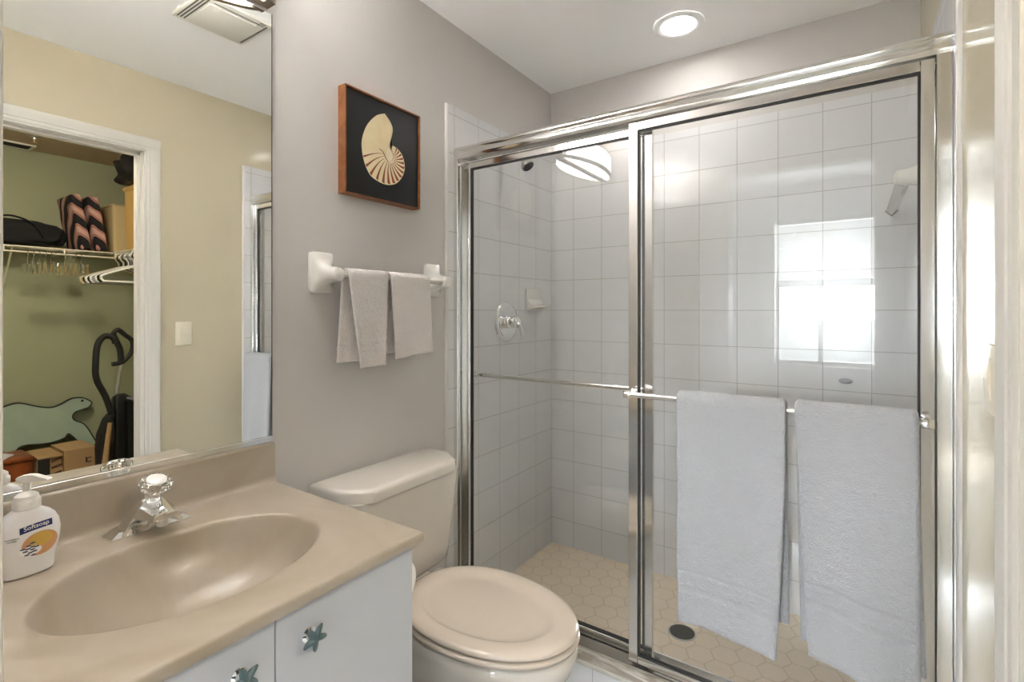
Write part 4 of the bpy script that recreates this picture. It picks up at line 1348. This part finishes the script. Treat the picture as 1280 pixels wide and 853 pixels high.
def bin_(name, label, x0, x1, y0, y1, z0, h, mat, stuff, lidm=None):
    t = thing(name, ((x0+x1)/2, (y0+y1)/2, z0), label, 'storage bin')
    b_ = NB()
    def rg(ins, z_): return [(a, c, z_) for a, c in rrect(x0+ins, x1-ins, y0+ins, y1-ins, 0.02, 4)]
    loft(b_, [rg(0.012, z0), rg(0.004, z0+h*0.5), rg(0.002, z0+h-0.012), rg(-0.004, z0+h-0.010), rg(-0.004, z0+h), rg(0.004, z0+h), rg(0.007, z0+h*0.5), rg(0.016, z0+0.006)])
    fin(b_, 'tub', mat, t)
    b_ = NB(); blob(b_, ((x0+x1)/2, (y0+y1)/2, z0+h*0.40), ((x1-x0)/2-0.022, (y1-y0)/2-0.022, h*0.34), 9, 0.05, 3, 3, z0+0.008)
    fin(b_, 'contents', stuff, t, smooth=180)
    if lidm:
        b_ = NB()
        loft(b_, [rg(-0.010, z0+h+0.0005), rg(-0.010, z0+h+0.014), rg(0.0, z0+h+0.022), rg(0.02, z0+h+0.024)])
        fin(b_, 'lid', lidm, t)
    return t
bin_('storage_bin', 'open cloudy plastic storage bin in the closet shelf corner', 3.31, 3.59, 1.452, 1.735, SHT, 0.37, mt['clear_bin'], mt['bin_stuff'])
bin_('storage_bin', 'tall amber lidded storage bin under the black bag', 2.72, 3.10, 1.452, 1.745, SHT, 0.44, mt['amber_bin'], mt['bin_stuff'], mt['amber_bin'])
bm = NB(); blob(bm, (2.90, 1.56, SHT+0.4655+0.105), (0.17, 0.19, 0.115), 12, 0.35, 2.2, 5, SHT+0.4655)
tag(fin(bm, 'plastic_bag', mt['black_bag'], None, smooth=180, loc=(2.90, 1.56, SHT+0.466)), 'crumpled black plastic bag on the amber storage bin', 'bag')

# tubular hangers on the side rod
HZ = SZ-0.0405
def hanger_mesh(r):
    b_ = NB()
    pts = [(0, 0.0, -0.075), (0, -0.195, -0.150), (0, -0.215, -0.172), (0, -0.205, -0.192), (0, -0.17, -0.196), (0, 0.17, -0.196), (0, 0.205, -0.192), (0, 0.215, -0.172), (0, 0.195, -0.150), (0, 0.0, -0.075)]
    tube(b_, pts, r, 8, smooth=4)
    return b_
def hook_mesh():
    b_ = NB()
    tube(b_, [(0, 0, -0.078), (0, 0, -0.045), (0, -0.012, -0.030), (0, -0.022, -0.012), (0, -0.021, 0.006), (0, -0.008, 0.0155), (0, 0.008, 0.0145), (0, 0.0175, 0.004)], 0.0030, 8, smooth=4)
    return b_
hang = None
hcols = [('beige_plastic', 'beige plastic clothes hanger, deepest on the closet side rod'), ('blk_plastic', 'black plastic clothes hanger just in front of the beige one'),
         ('white_plastic', 'white plastic clothes hanger between two black ones, deeper in the closet'), ('blk_plastic', 'black plastic clothes hanger in the middle of the rod'),
         ('white_plastic', 'white plastic clothes hanger in the middle of the rod'), ('grey_plastic', 'grey plastic clothes hanger beside the middle white ones'),
         ('white_plastic', 'white plastic clothes hanger in front of the grey one'), ('blk_plastic', 'black plastic clothes hanger second from the front of the rod'),
         ('white_plastic', 'white plastic clothes hanger nearest the closet door')]
for k, (mk, lab) in enumerate(hcols):
    X_ = 3.16-k*0.046
    t = bpy.data.objects.new('clothes_hanger', None)
    t.empty_display_size = 0.05
    COL.objects.link(t)
    ORG[t.name] = Vector((0, 0, 0))
    t.location = (X_, SYF, HZ)
    t.rotation_euler = (0, 0, random.uniform(-0.05, 0.05)+(0.10 if k == 0 else 0))
    tag(t, lab, 'hanger', 'plastic hangers on the closet side rod')
    if hang is None:
        ha = fin(hanger_mesh(0.0068), 'hanger_body', mt[mk], t); hk = fin(hook_mesh(), 'hook', mt[mk], t)
        hang = (ha, hk)
        meshes = {}
    else:
        for src, nm in zip(hang, ('hanger_body', 'hook')):
            key = (nm, mk)
            if key not in meshes:
                me = src.data.copy(); me.materials.clear(); me.materials.append(mt[mk]); meshes[key] = me
            c = src.copy(); c.data = meshes[key]; COL.objects.link(c); c.parent = t

# metal clip hangers on the back rod, seen edge-on
def clip_hanger(loc, label, goldish):
    t = thing('clip_hanger', loc, label, 'hanger', 'clip hangers on the closet back rod')
    x, y, z = loc
    b_ = NB()
    tube(b_, [(x+0.014, y, z+0.004), (x+0.006, y, z+0.0135), (x-0.006, y, z+0.0135), (x-0.016, y, z), (x-0.012, y, z-0.02), (x, y, z-0.035), (x, y, z-0.075)], 0.0022, 6, smooth=4)
    tube(b_, [(x-0.15, y, z-0.078), (x+0.15, y, z-0.078)], 0.0022, 6)
    fin(b_, 'wire', mt['chrome'], t)
    for s in (-1, 1):
        b_ = NB()
        xx = x+s*0.115
        for q in (-1, 1):
            loft(b_, [[(xx-0.012, y+q*0.004, z-0.062), (xx+0.012, y+q*0.004, z-0.062), (xx+0.012, y+q*0.0055, z-0.064), (xx-0.012, y+q*0.0055, z-0.064)],
                      [(xx-0.014, y+q*0.002, z-0.095), (xx+0.014, y+q*0.002, z-0.095), (xx+0.014, y+q*0.0045, z-0.095), (xx-0.014, y+q*0.0045, z-0.095)],
                      [(xx-0.014, y+q*0.008, z-0.135), (xx+0.014, y+q*0.008, z-0.135), (xx+0.014, y+q*0.0105, z-0.137), (xx-0.014, y+q*0.0105, z-0.137)]])
        fin(b_, 'clip', mt['gold'] if goldish else mt['chrome'], t, smooth=0)
    return t
cb = BXF
left_l = ['silver clip hanger, first in the left bunch under the shelf', 'silver clip hanger, second in the left bunch', 'brass-clip hanger, third in the left bunch', 'brass-clip hanger, fourth in the left bunch', 'silver clip hanger, last in the left bunch']
right_l = ['brass-clip hanger, first in the right bunch near the plastic hangers', 'brass-clip hanger, second in the right bunch', 'silver clip hanger, third in the right bunch', 'brass-clip hanger, last in the right bunch']
proto = {}
for k, lab in enumerate(left_l+right_l):
    y_ = 0.972+0.030*k if k < 5 else 1.166+0.030*(k-5)
    gold = 'brass' in lab
    if gold not in proto:
        proto[gold] = clip_hanger((cb, y_, HZ), lab, gold)
    else:
        c = dup(proto[gold], (cb, y_, HZ), lab, rotz=random.uniform(-0.05, 0.05))

# vent and sprinkler on the closet ceiling
cv_ = thing('ceiling_register', (3.51, 0.85, H), 'dark air register with white rim on the closet ceiling', 'vent')
bm = NB()
box(bm, 3.44, 3.592, 0.65, 0.665, H-0.010, H-0.0005); box(bm, 3.44, 3.592, 1.035, 1.05, H-0.010, H-0.0005)
box(bm, 3.44, 3.455, 0.665, 1.035, H-0.010, H-0.0005); box(bm, 3.577, 3.592, 0.665, 1.035, H-0.010, H-0.0005)
fin(bm, 'rim', mt['white_plastic'], cv_, smooth=0)
bm = NB()
for k in range(6):
    box(bm, 3.458+k*0.02, 3.472+k*0.02, 0.666, 1.034, H-0.007, H-0.002)
fin(bm, 'louvres', mt['blk_matt'], cv_, smooth=0)
spk = thing('fire_sprinkler', (3.19, 0.985, H), 'small fire sprinkler on the closet ceiling by the register', 'sprinkler')
bm = NB(); lathe(bm, [(0.032, H-0.0005), (0.030, H-0.006), (0.014, H-0.010), (0.012, H-0.022), (0.006, H-0.024)], (3.19, 0.985, 0), 'Z', 28)
fin(bm, 'cup', mt['steel'], spk)
bm = NB(); lathe(bm, [(0.004, H-0.022), (0.004, H-0.040), (0.017, H-0.041), (0.017, H-0.043), (0.0, H-0.044)], (3.19, 0.985, 0), 'Z', 20, cap1=False)
fin(bm, 'deflector', mt['gold'], spk)

# animal cutout board leaning on the back wall, standing on the boxes
dol = [(0.915, 0.588), (0.988, 0.6), (1.084, 0.561), (1.156, 0.543), (1.215, 0.559), (1.276, 0.589), (1.338, 0.588), (1.380, 0.562), (1.394, 0.541), (1.372, 0.512), (1.325, 0.500), (1.291, 0.488), (1.273, 0.461), (1.284, 0.43), (1.338, 0.39), (1.378, 0.302), (1.395, 0.235), (1.322, 0.240), (1.245, 0.339), (1.215, 0.316), (1.127, 0.298), (0.988, 0.308), (0.941, 0.262), (0.900, 0.245), (0.885, 0.300), (0.840, 0.330), (0.760, 0.330), (0.700, 0.300), (0.640, 0.240), (0.600, 0.250), (0.630, 0.330), (0.600, 0.420), (0.620, 0.440), (0.680, 0.420), (0.760, 0.480), (0.840, 0.550)]
dp = smooth_path([(0, a, b_) for a, b_ in dol+dol[:1]], 4)[:-1]
dt = thing('dolphin_board', (3.5, 1.1, 0.3), 'pale green animal-shaped cutout board with black edge behind the boxes', 'cutout board')
# real lean: foot 12 cm off the wall
def lean(y_, z_, o): return (3.47+(z_-0.25)*0.28+o, y_, z_)
bm = NB()
loft(bm, [[lean(p.y, p.z, 0.0) for p in dp], [lean(p.y, p.z, 0.014) for p in dp]], cap0=True, cap1=True)
fin(bm, 'board', mt['dolphin'], dt, smooth=0)
bm = NB()
cen = Vector((0, 1.1, 0.42))
n = len(dp)
ring_o, ring_i = [], []
for i, p in enumerate(dp):
    t = (dp[(i+1) % n]-dp[i-1]).normalized()
    nrm = Vector((0, t.z, -t.y))
    ring_o.append(p+nrm*0.004); ring_i.append(p-nrm*0.004)
if sum((ring_o[i]-cen).length for i in range(n)) < sum((ring_i[i]-cen).length for i in range(n)):
    ring_o, ring_i = ring_i, ring_o
wo = [0.3+0.9*abs(mnoise.noise(Vector((p.y*9, p.z*9, 3)))) for p in dp]
rings = []
for rr, oo in ((ring_i, -0.0015), (ring_o, -0.0015), (ring_o, 0.0155), (ring_i, 0.0155), (ring_i, -0.0015)):
    rings.append([lean(p.y, p.z, oo) for p in rr])
loft(bm, rings, cap0=False, cap1=False)
fin(bm, 'black_edge', mt['ink'], dt, smooth=0)
bm = NB(); lathe(bm, [(0.008, -0.004), (0.008, 0.0), (0.0, 0.001)], (0, 0, 0), 'X', 12, cap1=False)
for v in bm.verts: v.co = Vector(lean(1.338+v.co.y, 0.566+v.co.z, -0.001+v.co.x))
fin(bm, 'eye', mt['ink'], dt)

wb = thing('wooden_chest', (3.29, 0.84, 0), 'low orange-brown wooden chest on the closet floor', 'chest')
bm = box(NB(), 3.13, 3.42, 0.62, 0.965, 0.0, 0.278, 0.004)
fin(bm, 'body', mt['red_wood'], wb)
fin(box(NB(), 3.12, 3.42, 0.61, 0.972, 0.2785, 0.298, 0.004), 'lid', mt['red_wood'], wb)
mb = thing('magazine_box', (3.16, 1.03, 0), 'open black box with printed end beside the wooden chest', 'box')
bm = NB()
box(bm, 3.11, 3.40, 0.982, 1.112, 0.0, 0.20, 0.002, 1)
box(bm, 3.11, 3.40, 0.982, 1.112, 0.2705, 0.285, 0.002, 1)
box(bm, 3.13, 3.40, 0.984, 1.110, 0.20, 0.2705)
fin(bm, 'shell', mt['card'], mb)
fin(box(NB(), 3.106, 3.1097, 0.984, 1.045, 0.02, 0.268), 'dark_front', mt['ink'], mb, smooth=0)
bm = NB()
for k in range(5):
    z_ = 0.06+k*0.045
    loft(bm, [[(3.1065, 1.052, z_), (3.1065, 1.105, z_+0.016), (3.1065, 1.105, z_+0.028), (3.1065, 1.052, z_+0.012)], [(3.1097, 1.052, z_), (3.1097, 1.105, z_+0.016), (3.1097, 1.105, z_+0.028), (3.1097, 1.052, z_+0.012)]])
fin(bm, 'printed_stripes', mt['paper_dark'], mb, smooth=0)
kb_ = thing('cardboard_box', (3.25, 1.21, 0), 'closed brown cardboard box between magazine box and vacuum', 'box')
bm = box(NB(), 3.105, 3.40, 1.118, 1.292, 0.0, 0.300, 0.002, 1)
fin(bm, 'carton', mt['card'], kb_)
bm = NB()
box(bm, 3.1035, 3.105, 1.233, 1.239, 0.195, 0.235)
for k in range(8):
    a0, a1 = 0.7+k*0.6, 0.7+(k+1)*0.6
    pts = [(1.254+rr*math.cos(a), 0.212+rr*math.sin(a)) for rr, a in ((0.013, a0), (0.019, a0), (0.019, a1), (0.013, a1))]
    prism(bm, pts, 'X', 3.1035, 3.105)
fin(bm, 'printed_marks', mt['ink'], kb_, smooth=0)

# upright vacuum cleaner
vcm = thing('vacuum_cleaner', (3.0, 1.42, 0), 'black upright vacuum cleaner with loop handle and hose in the closet', 'vacuum cleaner')
VX = 3.0
bm = NB()
rings = []
for z, y0_, y1_, dx in ((0.10, 1.345, 1.500, 0.10), (0.20, 1.345, 1.505, 0.11), (0.40, 1.352, 1.505, 0.10), (0.55, 1.352, 1.500, 0.085), (0.63, 1.352, 1.470, 0.06), (0.665, 1.365, 1.425, 0.04)):
    rings.append([(a, b_, z) for a, b_ in rrect(VX-dx*0.55, VX+dx*0.7, y0_, y1_, 0.025, 5)])
loft(bm, rings)
fin(bm, 'body', mt['blk_plastic'], vcm)
bm = NB()
rings = []
for z, g_ in ((0.0, 0.0), (0.02, 0.006), (0.06, 0.0), (0.10, -0.03), (0.12, -0.05)):
    rings.append([(a, b_, z) for a, b_ in rrect(VX-0.21-g_, VX+0.10+g_, 1.27-g_, 1.57+g_, 0.04, 5)])
loft(bm, rings)
fin(bm, 'floor_head', mt['blk_plastic'], vcm)
bm = NB()
rings = [[(a, b_, z) for a, b_ in rrect(VX-0.085, VX-0.02, y0_, y1_, 0.02, 4)] for z, y0_, y1_ in ((0.16, 1.415, 1.508), (0.55, 1.412, 1.512), (0.61, 1.412, 1.512))]
loft(bm, rings)
dbin = fin(bm, 'dust_bin', mt['blk_plastic'], vcm)
bm = NB(); tube(bm, [(VX-0.088, 1.410, 0.640), (VX-0.090, 1.44, 0.630), (VX-0.090, 1.50, 0.612), (VX-0.088, 1.514, 0.606)], 0.008, 8)
fin(bm, 'silver_rim', mt['grey_plastic'], dbin)
bm = NB(); tube(bm, [(VX, 1.372, 0.648), (VX-0.005, 1.402, 0.883)], 0.014, 16)
fin(bm, 'silver_tube', mt['alu_soft'], vcm)
bm = NB(); tube(bm, [(VX-0.01, 1.352, 1.093), (VX-0.01, 1.381, 1.121), (VX-0.01, 1.425, 1.082), (VX-0.01, 1.469, 1.034), (VX-0.01, 1.463, 0.956), (VX-0.01, 1.416, 0.895), (VX-0.01, 1.385, 0.882), (VX-0.01, 1.347, 0.878)], 0.0155, 12, smooth=4)
tube(bm, [(VX-0.01, 1.352, 1.090), (VX-0.01, 1.372, 1.04), (VX-0.01, 1.394, 0.982), (VX-0.01, 1.400, 0.897)], 0.019, 12, smooth=4)
fin(bm, 'loop_handle', mt['blk_matt'], vcm)
bm = NB()
hpts = smooth_path([(VX-0.03, 1.347, 0.50), (VX-0.04, 1.302, 0.658), (VX-0.05, 1.249, 0.787), (VX-0.05, 1.244, 0.896), (VX-0.04, 1.257, 1.018), (VX-0.03, 1.296, 1.077), (VX-0.02, 1.347, 1.071), (VX-0.012, 1.367, 1.032)], 24)
tube(bm, hpts, lambda t: 0.0195+0.0012*math.sin(t*700), 12)
fin(bm, 'hose', mt['blk_matt'], vcm)
bm = NB(); tube(bm, [(VX-0.06, 1.285, 0.165), (VX-0.062, 1.318, 0.48)], lambda t: 0.022-0.006*t, 12)
fin(bm, 'crevice_tool', mt['tan_plastic'], vcm)
bm = NB()
rings = [[(a, b_, z) for a, b_ in rrect(VX-0.07, VX+0.03, y0_, y1_, 0.012, 4)] for z, y0_, y1_ in ((0.115, 1.262, 1.344), (0.30, 1.258, 1.300), (0.40, 1.266, 1.300), (0.50, 1.300, 1.344), (0.53, 1.325, 1.350))]
loft(bm, rings)
fin(bm, 'side_pod', mt['blk_matt'], vcm)
